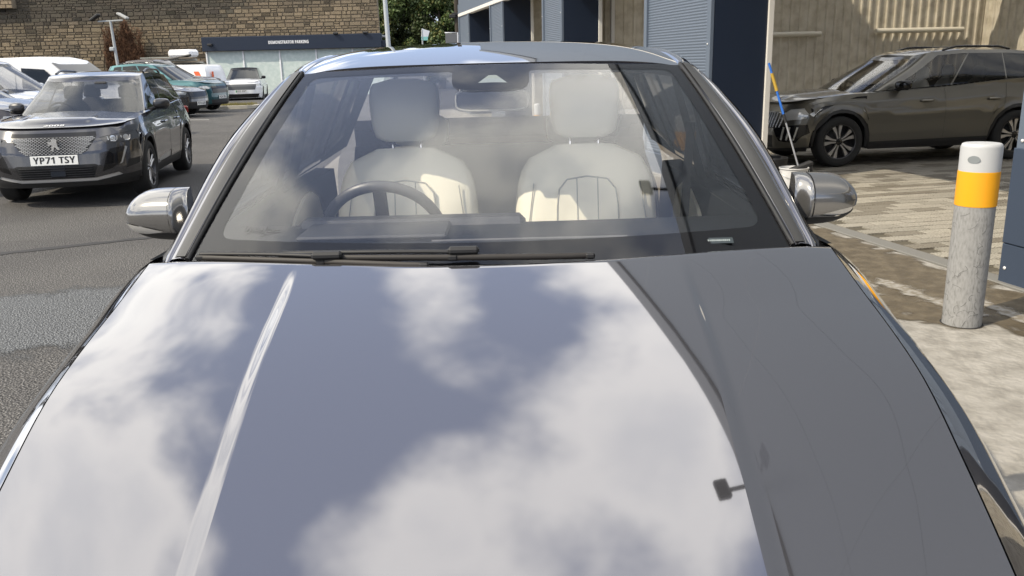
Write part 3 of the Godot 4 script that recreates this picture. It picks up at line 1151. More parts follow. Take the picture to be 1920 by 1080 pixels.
# ---------------------------------------------------------------- surfaces
func textures() -> void:
	mat("black_plastic", Color(0.012, 0.012, 0.013), 0.55)
	mat("galvanised", Color(0.34, 0.36, 0.37), 0.6, 0.1)
	mat("van_white", Color(0.70, 0.71, 0.73), 0.4, 0.0, 0.6)
	mat("tar", Color(0.022, 0.021, 0.021), 0.7)
	mat("brush_steel", Color(0.5, 0.5, 0.5), 0.35, 0.8)
	var a := mat("asphalt", Color.WHITE, 0.9)
	triplanar(a, noise_tex("asphalt_c", 0.16, 4, [[0.30, Color(0.018, 0.0175, 0.017)], [0.44, Color(0.064, 0.061, 0.058)], [0.56, Color(0.108, 0.103, 0.098)], [0.72, Color(0.30, 0.29, 0.28)]], 1024, 3), 0.42, noise_tex("asphalt_n", 0.16, 4, [], 1024, 3, FastNoiseLite.TYPE_SIMPLEX_SMOOTH, true, 9.0), 0.9)
	detail(a, noise_tex("asphalt_d", 0.012, 5, [[0.3, Color(0.8, 0.8, 0.81)], [0.7, Color(1, 1, 1)]], 512, 8), 0.09)
	var b := mat("asphalt_blue", Color.WHITE, 0.85)
	triplanar(b, noise_tex("asphalt_b", 0.16, 4, [[0.30, Color(0.019, 0.0205, 0.022)], [0.44, Color(0.066, 0.070, 0.075)], [0.56, Color(0.110, 0.117, 0.124)], [0.72, Color(0.30, 0.31, 0.325)]], 1024, 4), 0.42, tex["asphalt_n"], 0.9)
	var c := mat("concrete", Color.WHITE, 0.85)
	triplanar(c, noise_tex("concrete_c", 0.02, 7, [[0.25, Color(0.24, 0.226, 0.20)], [0.5, Color(0.295, 0.278, 0.248)], [0.75, Color(0.34, 0.322, 0.29)]], 1024, 6), 0.25, noise_tex("concrete_n", 0.15, 4, [], 512, 6, FastNoiseLite.TYPE_SIMPLEX_SMOOTH, true, 5.0), 0.18)
	var w := mat("wet_concrete", Color.WHITE, 0.5)
	triplanar(w, noise_tex("wet_c", 0.02, 6, [[0.25, Color(0.088, 0.069, 0.041)], [0.55, Color(0.112, 0.089, 0.055)], [0.8, Color(0.14, 0.114, 0.073)]], 1024, 9), 0.3, tex["concrete_n"], 0.12)
	var dc := mat("dry_concrete", Color.WHITE, 0.85)
	triplanar(dc, noise_tex("dry_c", 0.05, 6, [[0.3, Color(0.19, 0.165, 0.125)], [0.55, Color(0.27, 0.25, 0.215)], [0.8, Color(0.33, 0.31, 0.28)]], 512, 10), 0.6)
	var s := mat("wall_stone", Color.WHITE, 0.95)
	s.vertex_color_use_as_albedo = true
	triplanar(s, noise_tex("stone_c", 0.05, 5, [[0.2, Color(0.45, 0.44, 0.42)], [0.6, Color(0.9, 0.88, 0.85)], [0.8, Color(1, 1, 1)]], 512, 12), 0.9, noise_tex("stone_n", 0.06, 5, [], 512, 12, FastNoiseLite.TYPE_SIMPLEX_SMOOTH, true, 8.0), 1.0)
	var p := mat("paver", Color.WHITE, 0.8)
	p.vertex_color_use_as_albedo = true
	triplanar(p, noise_tex("paver_c", 0.06, 5, [[0.2, Color(0.6, 0.59, 0.57)], [0.7, Color(1, 1, 1)]], 512, 14), 1.4, tex["concrete_n"], 0.5)
	var sh := mat("beige_sheet", Color.WHITE, 0.6)
	triplanar(sh, noise_tex("sheet_c", 0.012, 6, [[0.15, Color(0.42, 0.375, 0.29)], [0.5, Color(0.53, 0.485, 0.39)], [0.8, Color(0.58, 0.535, 0.44)]], 1024, 15), 0.3)
	var bl := mat("bollard_white", Color.WHITE, 0.55)
	triplanar(bl, noise_tex("bollard_c", 0.03, 7, [[0.10, Color(0.15, 0.15, 0.147)], [0.26, Color(0.225, 0.225, 0.222)], [0.45, Color(0.27, 0.27, 0.268)], [0.8, Color(0.31, 0.31, 0.308)]], 1024, 17), 1.0)
	bl.uv1_scale = Vector3(2.0, 0.6, 2.0)


func detail(m: StandardMaterial3D, t: Texture2D, _scale: float) -> void:
	# broad tone changes over the fine grain, on their own plain mapping
	m.detail_enabled = true
	m.detail_blend_mode = BaseMaterial3D.BLEND_MODE_MUL
	m.detail_albedo = t
	m.detail_uv_layer = BaseMaterial3D.DETAIL_UV_2


func flat_sheet(s: Shape, outline_: PackedVector2Array, y: float) -> void:   # outline in (x, z)
	for pts in Geometry2D.offset_polygon(outline_, 0.002):
		var tr := Geometry2D.triangulate_polygon(pts)
		for k in range(0, tr.size(), 3):
			var q := []
			for t in 3:
				q.append(Vector3(pts[tr[k + t]].x, y + rise(pts[tr[k + t]].x, pts[tr[k + t]].y), pts[tr[k + t]].y))
			if (q[2] - q[0]).cross(q[1] - q[0]).y > 0:
				s.flat(q[0], q[1], q[2])
			else:
				s.flat(q[0], q[2], q[1])


func ragged(a: Array, amp: float, sd: int, step := 0.12) -> PackedVector2Array:
	var f := FastNoiseLite.new()
	f.seed = sd
	f.frequency = 2.2
	f.fractal_octaves = 6
	f.fractal_gain = 0.65
	var p := PackedVector2Array()
	var m := a.size() / 2
	for k in m:
		var q := Vector2(a[k * 2], a[k * 2 + 1])
		var r := Vector2(a[(k * 2 + 2) % a.size()], a[(k * 2 + 3) % a.size()])
		var n := maxi(1, int(q.distance_to(r) / step))
		for i in n:
			var z := q.lerp(r, float(i) / n)
			p.append(z + Vector2(f.get_noise_2d(z.x * 3, z.y * 3), f.get_noise_2d(z.x * 3 + 50, z.y * 3)) * amp)
	return p


# the wash building's own frame: x inwards, -z along its front away from the camera
const BUILD_AT := Vector3(3.48, 0, -5.8)
const BUILD_TURN := 0.207


func bay(q: float, y: float, s: float) -> Vector3:
	return BUILD_AT + Basis(Vector3.UP, BUILD_TURN) * Vector3(q, y, -s)


func ground() -> void:
	var g := Shape.new()
	var q := PackedVector3Array()
	var xs := []
	var zs := []
	for k in 41:
		xs.append(-400.0 + k * 10.0 if k < 38 else [-4.0, 60.0, 400.0][k - 38])
		zs.append([100.0, 20.0, -7.9, -8.5, -9.0, -9.5, -10.0, -10.5, -11.1][k] if k < 9 else -11.1 - pow((k - 8) / 32.0, 2.0) * 590.0)
	xs[36] = -12.0
	xs[37] = -8.0
	xs[35] = -40.0
	for j in 41:
		for i in 41:
			q.append(Vector3(xs[i], rise(xs[i], zs[j]), zs[j]))
	g.sheet(q, 40, 40)
	var gm := g.make()
	tag(put("ground", gm, mats["asphalt"]), "dark grey asphalt of the car park", "", "", "structure")
	(mats["asphalt"] as StandardMaterial3D).uv2_triplanar = true
	(mats["asphalt"] as StandardMaterial3D).uv2_world_triplanar = true
	(mats["asphalt"] as StandardMaterial3D).uv2_scale = Vector3.ONE * 0.07
	# bluish resurfaced band across the lane
	tag(soft_sheet("asphalt_patch", [-9.0, -3.1, -4.6, -4.25, -3.0, -4.75, -1.2, -5.3, 0.4, -5.9, 0.6, -7.0, -1.4, -6.7, -3.0, -6.3, -4.6, -5.85, -9.0, -4.9], mats["asphalt_blue"], 0.004, 0.10, 0.30, 4, 0.06), "bluish resurfaced strip across the asphalt lane", "", "", "structure")
	var tr := Shape.new()
	flat_sheet(tr, ragged([-9.0, -6.05, -5.2, -7.25, -3.4, -8.3, -1.0, -9.6, -0.98, -9.66, -3.4, -8.42, -5.2, -7.45, -9.0, -6.4], 0.10, 9), 0.004)
	tag(put("road_seam", tr.make(), mat("tar", Color(0.022, 0.021, 0.021), 0.7)), "dark tar seam curving across the asphalt", "", "", "structure")
	# concrete apron before the wash building
	var ap := Shape.new()
	var o := PackedVector2Array()
	for c in [[-3.3, -12.0], [-0.10, -12.0], [-0.10, 26.0], [-3.0, 26.0]]:
		var w := bay(c[0], 0, c[1])
		o.append(Vector2(w.x, w.z))
	flat_sheet(ap, o, 0.008)
	tag(put("concrete_apron_path", ap.make(), mats["concrete"]), "pale concrete apron in front of the wash bays", "", "", "structure")
	var wp := []
	for c in [[-0.12, -3.2], [-0.42, -3.0], [-0.62, -2.2], [-0.50, -1.7], [-0.66, -1.2], [-0.86, -0.9], [-1.15, -0.72], [-1.30, -0.3], [-1.55, 0.1], [-1.75, 0.6], [-2.3, 1.3], [-2.6, 3.2], [-1.6, 6.0], [-0.6, 7.4], [-0.12, 7.6]]:
		var w := bay(c[0], 0, c[1])
		wp.append(w.x)
		wp.append(w.z)
	tag(soft_sheet("wet_stain_path", wp, mats["wet_concrete"], 0.012, 0.035, 0.24, 21, 0.035), "brown damp stain on the concrete by the bay threshold", "", "", "structure")
	for c in [[-1.05, 0.25, 0.30, 0.10], [-0.78, -0.12, 0.55, 0.07], [-1.62, 1.35, 0.25, 0.16], [-1.3, 1.55, 0.12, 0.12], [-0.9, 1.9, 0.2, 0.04], [-0.55, -1.0, 0.7, 0.06]]:
		var pp := []
		for k in 9:
			var a := TAU * k / 9.0
			var w := bay(c[0] + cos(a) * c[3], 0, c[1] + sin(a) * c[2])
			pp.append(w.x)
			pp.append(w.z)
		tag(soft_sheet("dry_patch_path", pp, mats["dry_concrete"], 0.016, 0.03, 0.14, int(c[2] * 100), 0.016), "dry pale patch within the damp concrete", "", "", "structure")


# a thin stain whose edge fades and wanders: opacity follows the distance from its outline
func soft_sheet(called: String, pts: Array, m: StandardMaterial3D, y: float, fade: float, amp: float, sd: int, step: float) -> MeshInstance3D:
	m.vertex_color_use_as_albedo = true
	m.transparency = BaseMaterial3D.TRANSPARENCY_ALPHA
	var o := PackedVector2Array()
	var r := Rect2(pts[0], pts[1], 0, 0)
	for k in range(0, pts.size(), 2):
		o.append(Vector2(pts[k], pts[k + 1]))
		r = r.expand(o[-1])
	r = r.grow(amp)
	var f := FastNoiseLite.new()
	f.seed = sd
	f.frequency = 1.6
	f.fractal_octaves = 6
	f.fractal_gain = 0.6
	var nx := int(r.size.x / step)
	var ny := int(r.size.y / step)
	var s := Shape.new()
	var cols := PackedColorArray()
	var alpha := PackedFloat32Array()
	for j in ny + 1:
		for i in nx + 1:
			var q := r.position + Vector2(i * step, j * step)
			var d := 1e9
			for k in o.size():
				d = minf(d, q.distance_to(Geometry2D.get_closest_point_to_segment(q, o[k], o[(k + 1) % o.size()])))
			if not Geometry2D.is_point_in_polygon(q, o):
				d = -d
			var a := smoothstep(-fade, fade, d + amp * f.get_noise_2d(q.x * 2.0, q.y * 2.0))
			alpha.append(a)
			s.v.append(Vector3(q.x, y + rise(q.x, q.y), q.y))
			s.n.append(Vector3.UP)
			cols.append(Color(1, 1, 1, a))
	for j in ny:
		for i in nx:
			var a := j * (nx + 1) + i
			var c := a + nx + 1
			if alpha[a] + alpha[a + 1] + alpha[c] + alpha[c + 1] > 0.001:
				s.ix.append_array(PackedInt32Array([a, a + 1, c + 1, a, c + 1, c]))
	return put_coloured(called, s, cols, m)


func wash_building() -> void:
	var navy := mat("navy_panel", Color(0.006, 0.013, 0.030), 0.42)
	var steel := mat("blue_grey_cladding", Color(0.10, 0.125, 0.165), 0.45)
	var white := mat("white_trim", Color(0.62, 0.60, 0.56), 0.6)
	var sheet: StandardMaterial3D = mats["beige_sheet"]
	var root := thing("wash_building", "blue grey clad wash building with open bays and navy reveals", "building", BUILD_AT, BUILD_TURN)
	var box := func(called: String, q0: float, q1: float, y0: float, y1: float, s0: float, s1: float, m: Material, ch := 0.0) -> MeshInstance3D:
		var s := Shape.new()
		s.box(Vector3((q0 + q1) * 0.5, (y0 + y1) * 0.5, -(s0 + s1) * 0.5), Vector3(q1 - q0, y1 - y0, s1 - s0), ch)
		return put(called, s.make(), m, root)
	var pillars := [[-9.2, -7.1], [-2.2, 0.0], [4.9, 7.12], [11.56, 13.1], [17.2, 18.95], [22.5, 24.5]]
	for p in pillars:
		# navy core with reveals, horizontally ribbed outer face
		var core: MeshInstance3D = box.call("pillar", 0.02, 0.72, 0.0, 3.2, p[0], p[1], navy)
		var face := Shape.new()
		var y := 0.30
		var ribs := []
		while y < 3.18:
			ribs.append([0.010, y])
			ribs.append([0.010, y + 0.012])
			ribs.append([0.005, y + 0.018])
			ribs.append([0.005, y + 0.030])
			y += 0.036
		for k in ribs.size() - 1:
			var a: Array = ribs[k]
			var b: Array = ribs[k + 1]
			face.quad(Vector3(a[0], a[1], -p[0] - 0.09), Vector3(a[0], a[1], -p[1] + 0.09), Vector3(b[0], b[1], -p[1] + 0.09), Vector3(b[0], b[1], -p[0] - 0.09))
		var fo := put("ribbed_cladding", face.make(), steel, core)
		for e in [[p[0] - 0.004, p[0] + 0.10], [p[1] - 0.10, p[1] + 0.004]]:
			var tr := Shape.new()
			tr.box(Vector3(-0.002, 1.75, -(e[0] + e[1]) * 0.5), Vector3(0.05, 2.89, e[1] - e[0]), 0.006)
			put("corner_flashing", tr.make(), steel, core)
		var pl := Shape.new()
		pl.box(Vector3(0.0, 0.15, -(p[0] + p[1]) * 0.5), Vector3(0.08, 0.29, p[1] - p[0] + 0.02), 0.012)
		put("plinth", pl.make(), mat("navy_grey", Color(0.035, 0.05, 0.08), 0.4), core)
		var screws := Shape.new()
		for e in [p[0] + 0.05, p[1] - 0.05]:
			for h in [0.12, 0.42, 1.0, 1.75, 2.5]:
				screws.lathe(Vector3(-0.030 if h > 0.3 else -0.042, h, -e), [[0.012, 0.0], [0.012, 0.005], [0.001, 0.008]], 8, Basis(Vector3.UP, Vector3.LEFT, Vector3.BACK))
		tag(put("screw_heads", screws.make(), mat("screw_pale", Color(0.6, 0.6, 0.6), 0.4), core), "", "", "", "stuff")
		for e in [p[0] - 0.004, p[1] + 0.004]:
			var tm := Shape.new()
			tm.box(Vector3(0.755, 1.6, -e), Vector3(0.07, 3.2, 0.05), 0.004)
			put("reveal_trim", tm.make(), white, core)
	box.call("lower_panel", -0.048, 0.05, 0.296, 0.95, -2.2, -0.002, mat("navy_grey", Color(0.035, 0.05, 0.08), 0.4), 0.004)
	# fascia above the bays, parapet and roof
	for k in 9:
		var s0 := -9.2 + k * 3.745
		for j in (3 if k < 6 else 2 if k < 8 else 1):
			box.call("fascia_panel", 0.0, 0.028, 3.2 + j * 1.8, 4.9985 + j * 1.8, s0 + 0.0008, s0 + 3.7442, steel, 0.002)
	box.call("fascia_back", 0.03, 0.11, 3.2, 8.6, -9.2, 13.26, mat("fascia_back_grey", Color(0.10, 0.12, 0.15), 0.6))
	box.call("lintel_flashing", -0.03, 0.13, 3.10, 3.2, -9.2, 24.5, white, 0.01)
	for e in [[8.61, -9.3, 13.27], [6.81, 13.28, 20.76], [5.01, 20.77, 24.6]]:
		box.call("parapet_cap", -0.05, 0.30, e[0], e[0] + 0.39, e[1], e[2], mat("parapet_grey", Color(0.15, 0.165, 0.19), 0.5), 0.02)
	box.call("roof", 0.30, 1.7, 4.8, 5.0, -9.2, 24.5, navy)
	# lean-to roof lights over the deep part of the bays
	for k in 12:
		var s0 := -9.2 + k * 2.81
		box.call("inner_ceiling", 0.12, 10.2, 3.35, 3.5, s0, s0 + 0.8, mat("ceiling_beige", Color(0.5, 0.47, 0.40), 0.8))
		box.call("rooflight", 1.6, 10.2, 3.40, 3.42, s0 + 0.8, s0 + 2.81, glass("rooflight_pane", Color(0.3, 0.3, 0.28), 0.10))
		box.call("inner_ceiling", 0.12, 1.6, 3.35, 3.5, s0 + 0.8, s0 + 2.81, mat("ceiling_beige", Color.WHITE))
	box.call("screen_back", 1.55, 1.7, 3.5, 4.8, -9.2, 24.5, navy)
	box.call("fascia_back", 0.03, 0.11, 3.2, 6.8, 13.27, 20.75, mat("fascia_back_grey", Color.WHITE))
	box.call("fascia_back", 0.03, 0.11, 3.2, 5.0, 20.76, 24.5, mat("fascia_back_grey", Color.WHITE))
	box.call("end_wall", 0.0, 10.4, 0.0, 3.5, 24.51, 24.7, steel)
	box.call("near_wall", 0.8, 10.4, 0.0, 3.34, -9.4, -9.2, steel)
	# a floodlight on an arm out from the parapet
	var fl := Shape.new()
	fl.box(Vector3(-0.40, 8.78, -0.6), Vector3(0.5, 0.06, 0.06), 0.01)
	fl.box(Vector3(-0.62, 8.72, -0.6), Vector3(0.22, 0.10, 0.34), 0.02)
	put("floodlight_arm", fl.make(), mat("black_plastic", Color.BLACK), root)
	# sheeted inside walls, one profiled sheet after another
	var panel := Shape.new()
	var pitch := 0.205
	var prof := [[0.0, 0.0], [0.022, 0.0], [0.04, 0.034], [0.075, 0.034], [0.093, 0.0], [pitch, 0.0]]
	for k in prof.size() - 1:
		var a: Array = prof[k]
		var b: Array = prof[k + 1]
		panel.quad(Vector3(a[0], 0, a[1]), Vector3(b[0], 0, b[1]), Vector3(b[0], 3.36, b[1]), Vector3(a[0], 3.36, a[1]))
	var pm := panel.make()
	var cross: MeshInstance3D = box.call("partition_wall", 0.74, 9.8, 0.0, 3.34, 12.06, 12.2, sheet)
	for k in 44:
		put("wall_panel", pm, sheet, cross, Vector3(0.76 + k * pitch, 0, -12.058))
	var backw: MeshInstance3D = box.call("back_wall", 9.82, 9.96, 0.0, 3.34, -9.2, 24.4, sheet)
	for k in 58:
		var o := put("wall_panel", pm, sheet, backw, Vector3(9.818, 0, -12.04 + k * pitch))
		o.rotation.y = -PI * 0.5
	for e in [[18.2, "partition_wall"]]:
		box.call(e[1], 0.74, 9.8, 0.0, 3.34, e[0], e[0] + 0.14, sheet)
	# floor-standing post and rail in the second bay
	box.call("door_post", 1.10, 1.17, 0.0, 3.34, 11.90, 11.98, white)
	box.call("wall_rail", 1.30, 2.4, 0.50, 0.60, 11.93, 12.0, white)
	# tube lights on the partition (unlit, housings only)
	for e in [[3.6, 5.75], [7.05, 9.2]]:
		var tb := Shape.new()
		tb.tube([Vector3(e[0], 2.02 if e[0] < 5 else 2.06, -11.93), Vector3(e[1], 2.02 if e[0] < 5 else 2.06, -11.93)], 0.055, 12)
		put("wall_pipe", tb.make(), mat("pipe_cream", Color(0.60, 0.56, 0.46), 0.5), root)
	# bay floor of ribbed concrete slabs
	var floor_root := thing("bay_floor", "paved floor of the wash bays, ribbed slabs of two tones", "", BUILD_AT, BUILD_TURN, "", "structure")
	var bed := Shape.new()
	bed.box(Vector3(4.9, -0.10, -7.5), Vector3(9.8, 0.20, 33.0))
	put("bay_bed", bed.make(), mat("joint_dark", Color(0.09, 0.078, 0.055), 0.9), floor_root)
	var kinds := []
	var tones := [Color(0.315, 0.292, 0.245), Color(0.275, 0.255, 0.212), Color(0.195, 0.176, 0.138), Color(0.335, 0.31, 0.262), Color(0.165, 0.148, 0.115)]
	for t in tones:
		kinds.append(slab_mesh(t, 0.325, 0.158))
	var count := 0
	var rest := Shape.new()
	var cols := PackedColorArray()
	for row in 165:
		for c in 29:
			var q := 0.10 + c * 0.333 + (0.1665 if row % 2 else 0.0)
			var s := -3.5 + row * 0.166
			if q > 9.4:
				continue
			var dark := (row % 3 == 1 and rng.randf() < 0.55) or rng.randf() < 0.14
			var k: int = (2 if rng.randf() < 0.7 else 4) if dark else [0, 1, 3][rng.randi() % 3]
			var at := Vector3(q + 0.1665, rng.randf_range(-0.0015, 0.0015), -s)
			if s > -0.2 and s < 4.6 and q < 3.4 and count < 300:
				put("paving_slab", kinds[k], mats["paver"], floor_root, at)
				count += 1
			else:
				var before := rest.v.size()
				slab_shape(rest, at, 0.325, 0.158, false)
				for i in rest.v.size() - before:
					cols.append(tones[k])
	tag(put_coloured("far_paving", rest, cols, mats["paver"], floor_root), "", "", "", "stuff")
	var ch := Shape.new()
	ch.box(Vector3(0.0, 0.004, -7.5), Vector3(0.16, 0.03, 33.0), 0.004)
	put("threshold_channel", ch.make(), mat("channel_grey", Color(0.17, 0.165, 0.15), 0.7), floor_root)


func slab_shape(s: Shape, at: Vector3, w: float, d: float, ribs: bool) -> void:
	var y := 0.018
	var x0 := at.x - w * 0.5
	var x1 := at.x + w * 0.5
	var z0 := at.z - d * 0.5
	var z1 := at.z + d * 0.5
	if ribs:
		var n := 10
		for k in n:
			var a := lerpf(x0, x1, float(k) / n)
			var b := lerpf(x0, x1, (k + 0.5) / n)
			var c := lerpf(x0, x1, (k + 1.0) / n)
			s.quad(Vector3(a, y - 0.004, z1), Vector3(a, y - 0.004, z0), Vector3(b, y, z0), Vector3(b, y, z1))
			s.quad(Vector3(b, y, z1), Vector3(b, y, z0), Vector3(c, y - 0.004, z0), Vector3(c, y - 0.004, z1))
	else:
		s.quad(Vector3(x0, y, z1), Vector3(x0, y, z0), Vector3(x1, y, z0), Vector3(x1, y, z1))
	for e in [[Vector3(x0, 0, z1), Vector3(x1, 0, z1)], [Vector3(x1, 0, z1), Vector3(x1, 0, z0)], [Vector3(x1, 0, z0), Vector3(x0, 0, z0)], [Vector3(x0, 0, z0), Vector3(x0, 0, z1)]]:
		s.quad(e[0], e[0] + Vector3(0, y - 0.003, 0), e[1] + Vector3(0, y - 0.003, 0), e[1])


func slab_mesh(tone: Color, w: float, d: float) -> ArrayMesh:
	var s := Shape.new()
	slab_shape(s, Vector3.ZERO, w, d, true)
	var cols := PackedColorArray()
	cols.resize(s.v.size())
	cols.fill(tone)
	return coloured(s, cols)


func coloured(s: Shape, cols: PackedColorArray) -> ArrayMesh:
	var arr := []
	arr.resize(Mesh.ARRAY_MAX)
	arr[Mesh.ARRAY_VERTEX] = s.v
	arr[Mesh.ARRAY_NORMAL] = s.n
	arr[Mesh.ARRAY_COLOR] = cols
	arr[Mesh.ARRAY_INDEX] = s.ix
	var me := ArrayMesh.new()
	me.add_surface_from_arrays(Mesh.PRIMITIVE_TRIANGLES, arr)
	return me


func put_coloured(called: String, s: Shape, cols: PackedColorArray, m: Material, parent: Node = null) -> MeshInstance3D:
	return put(called, coloured(s, cols), m, parent)


# ---------------------------------------------------------------- things by the bays
func bollard(at: Vector3, h: float, r: float, label: String, group := "") -> Node3D:
	var o := thing("bollard", label, "bollard", at, 0.0, group)
	var s := Shape.new()
	s.lathe(Vector3.ZERO, [[r, 0.0], [r, h - 0.02], [r - 0.006, h - 0.004], [r - 0.014, h], [0.001, h + 0.004]], 40)
	put("post", s.make(), mats["bollard_white"], o)
	var cp := Shape.new()
	cp.lathe(Vector3.ZERO, [[r + 0.0012, h - 0.156], [r + 0.0014, h - 0.02], [r - 0.005, h - 0.003], [r - 0.014, h + 0.0015], [0.001, h + 0.006]], 40)
	put("white_top", cp.make(), mat("bollard_top", Color(0.47, 0.48, 0.49), 0.5), o)
	var b := Shape.new()
	b.lathe(Vector3.ZERO, [[r + 0.001, h - 0.355], [r + 0.003, h - 0.352], [r + 0.003, h - 0.158], [r + 0.001, h - 0.155]], 40)
	b.box(Vector3(-r * 0.42, h - 0.255, r * 0.91), Vector3(0.004, 0.195, 0.004))
	put("yellow_band", b.make(), mat("band_yellow", Color(0.80, 0.36, 0.008), 0.5), o)
	var c := Shape.new()
	c.lathe(Vector3(0, 0, 0), [[r + 0.001, 0.004], [r + 0.010, 0.005], [r + 0.012, 0.003]], 32)
	put("base_gap", c.make(), mat("tar", Color(0.02, 0.02, 0.02), 0.7), o)
	return o


func bay_things() -> void:
	var b1 := bollard(Vector3(2.70, 0.008, -4.86), 1.075, 0.108, "white bollard with yellow band and grey scuff, standing in front of the bay", "bollards along the wash bays")
	var sc := Shape.new()
	var pp := PackedVector2Array()
	for k in 16:
		pp.append(Vector2(cos(TAU * k / 16.0) * 0.034, sin(TAU * k / 16.0) * 0.022))
	var dir := Vector3(-0.72, 0, 0.69).normalized()
	sc.slab(dir * 0.1085 + Vector3(0, 0.99, 0), pp, 0.0015, Basis(Vector3(0.69, 0, 0.72).normalized(), Vector3.UP, dir))
	put("scuff", sc.make(), mat("scuff_grey", Color(0.20, 0.22, 0.23), 0.6), b1)
	var marks := Shape.new()
	var rs := RandomNumberGenerator.new()
	rs.seed = 19
	for k in 46:
		var y0 := 0.05 + pow(rs.randf(), 1.6) * 0.62
		var a0 := -0.8 + rs.randf_range(-1.3, 1.3)
		var bend := rs.randf_range(-3.0, 3.0)
		var long := rs.randf_range(0.02, 0.075)
		var turn := rs.randf() * TAU
		var path := []
		for g in 6:
			var w := turn + bend * g / 5.0
			y0 += sin(w) * long / 5.0
			a0 += cos(w) * long / 5.0 / 0.108
			path.append(Vector3(sin(a0) * 0.1083, y0, cos(a0) * 0.1083))
		marks.tube(path, rs.randf_range(0.0005, 0.0011), 4, false)
	tag(put("scrape_marks", marks.make(), mat("scrape_grey", Color(0.10, 0.10, 0.10), 0.8), b1), "", "", "", "stuff")
	bollard(Vector3(1.86, 0.008, -9.0), 1.0, 0.108, "white bollard with yellow band seen through the grey car's side window", "bollards along the wash bays")
	bollard(Vector3(0.43, 0.0, -12.6), 1.0, 0.045, "slim white and yellow post seen through the rear window, nearer the inside mirror", "slim posts in the lane")
	bollard(Vector3(0.68, 0.0, -12.9), 1.0, 0.045, "slim white and yellow post seen through the rear window, beside the passenger headrest", "slim posts in the lane")
	var bk := thing("white_bucket", "white plastic bucket at the bay threshold holding a brush", "bucket", Vector3(3.36, 0.018, -10.0))
	var s := Shape.new()
	s.lathe(Vector3.ZERO, [[0.001, 0.0], [0.13, 0.0], [0.165, 0.30], [0.172, 0.30], [0.172, 0.285], [0.160, 0.29], [0.125, 0.01]], 28)
	put("pail", s.make(), mat("white_plastic", Color(0.62, 0.62, 0.62), 0.5), bk)
	var hd := Shape.new()
	var arc := []
	for k in 13:
		var a := PI * k / 12.0
		arc.append(Vector3(cos(a) * 0.172, 0.27 - sin(a) * 0.10, 0.02 + sin(a) * 0.13))
	hd.tube(arc, 0.004, 6)
	put("handle", hd.make(), mat("brush_steel", Color(0.5, 0.5, 0.5), 0.35, 0.8), bk)
	var b2 := thing("black_bucket", "black bucket beside the navy reveal, behind the white one", "bucket", Vector3(3.33, 0.018, -10.75))
	var s2 := Shape.new()
	s2.lathe(Vector3.ZERO, [[0.001, 0.0], [0.15, 0.0], [0.18, 0.34], [0.19, 0.34], [0.19, 0.32], [0.14, 0.01]], 28)
	put("pail", s2.make(), mat("black_plastic", Color.BLACK), b2)
	# long handled wash brush standing in the bucket
	var br := thing("wash_brush", "long wash brush, blue and yellow handle, leaning from the white bucket", "brush", Vector3(3.44, 0.018, -10.05))
	var foot := Vector3(0.0, 0.26, 0.0)
	var top := Vector3(-0.345, 1.50, -0.28)
	var seg := func(a: float, b: float, r: float) -> ArrayMesh:
		var t := Shape.new()
		t.tube([foot.lerp(top, a), foot.lerp(top, b)], r, 10)
		return t.make()
	put("steel_pole", seg.call(0.0, 0.50, 0.011), mat("brush_steel", Color(0.5, 0.5, 0.5), 0.35, 0.8), br)
	put("collar", seg.call(0.44, 0.52, 0.017), mat("black_plastic", Color.BLACK), br)
	put("blue_pole", seg.call(0.5, 0.995, 0.014), mat("pole_blue", Color(0.02, 0.13, 0.50), 0.4), br)
	put("yellow_grip", seg.call(0.735, 0.90, 0.019), mat("grip_yellow", Color(0.42, 0.27, 0.03), 0.6), br)
	var head := Shape.new()
	head.box(foot + Vector3(0.02, 0.04, 0.0), Vector3(0.27, 0.05, 0.11), 0.012, Basis(Vector3.BACK, 0.35))
	put("brush_head", head.make(), mat("black_plastic", Color.BLACK), br)
	var bri := Shape.new()
	for i in 12:
		for j in 4:
			var p := foot + Basis(Vector3.BACK, 0.35) * Vector3(-0.11 + i * 0.02, -0.02, -0.04 + j * 0.027) + Vector3(0.02, 0.04, 0)
			bri.tube([p, p + Vector3(0.02 * (i - 6) / 6.0, -0.08, 0)], 0.007, 5)
	tag(put("bristles", bri.make(), mat("bristle", Color(0.03, 0.03, 0.032), 0.9), br), "", "", "", "stuff")


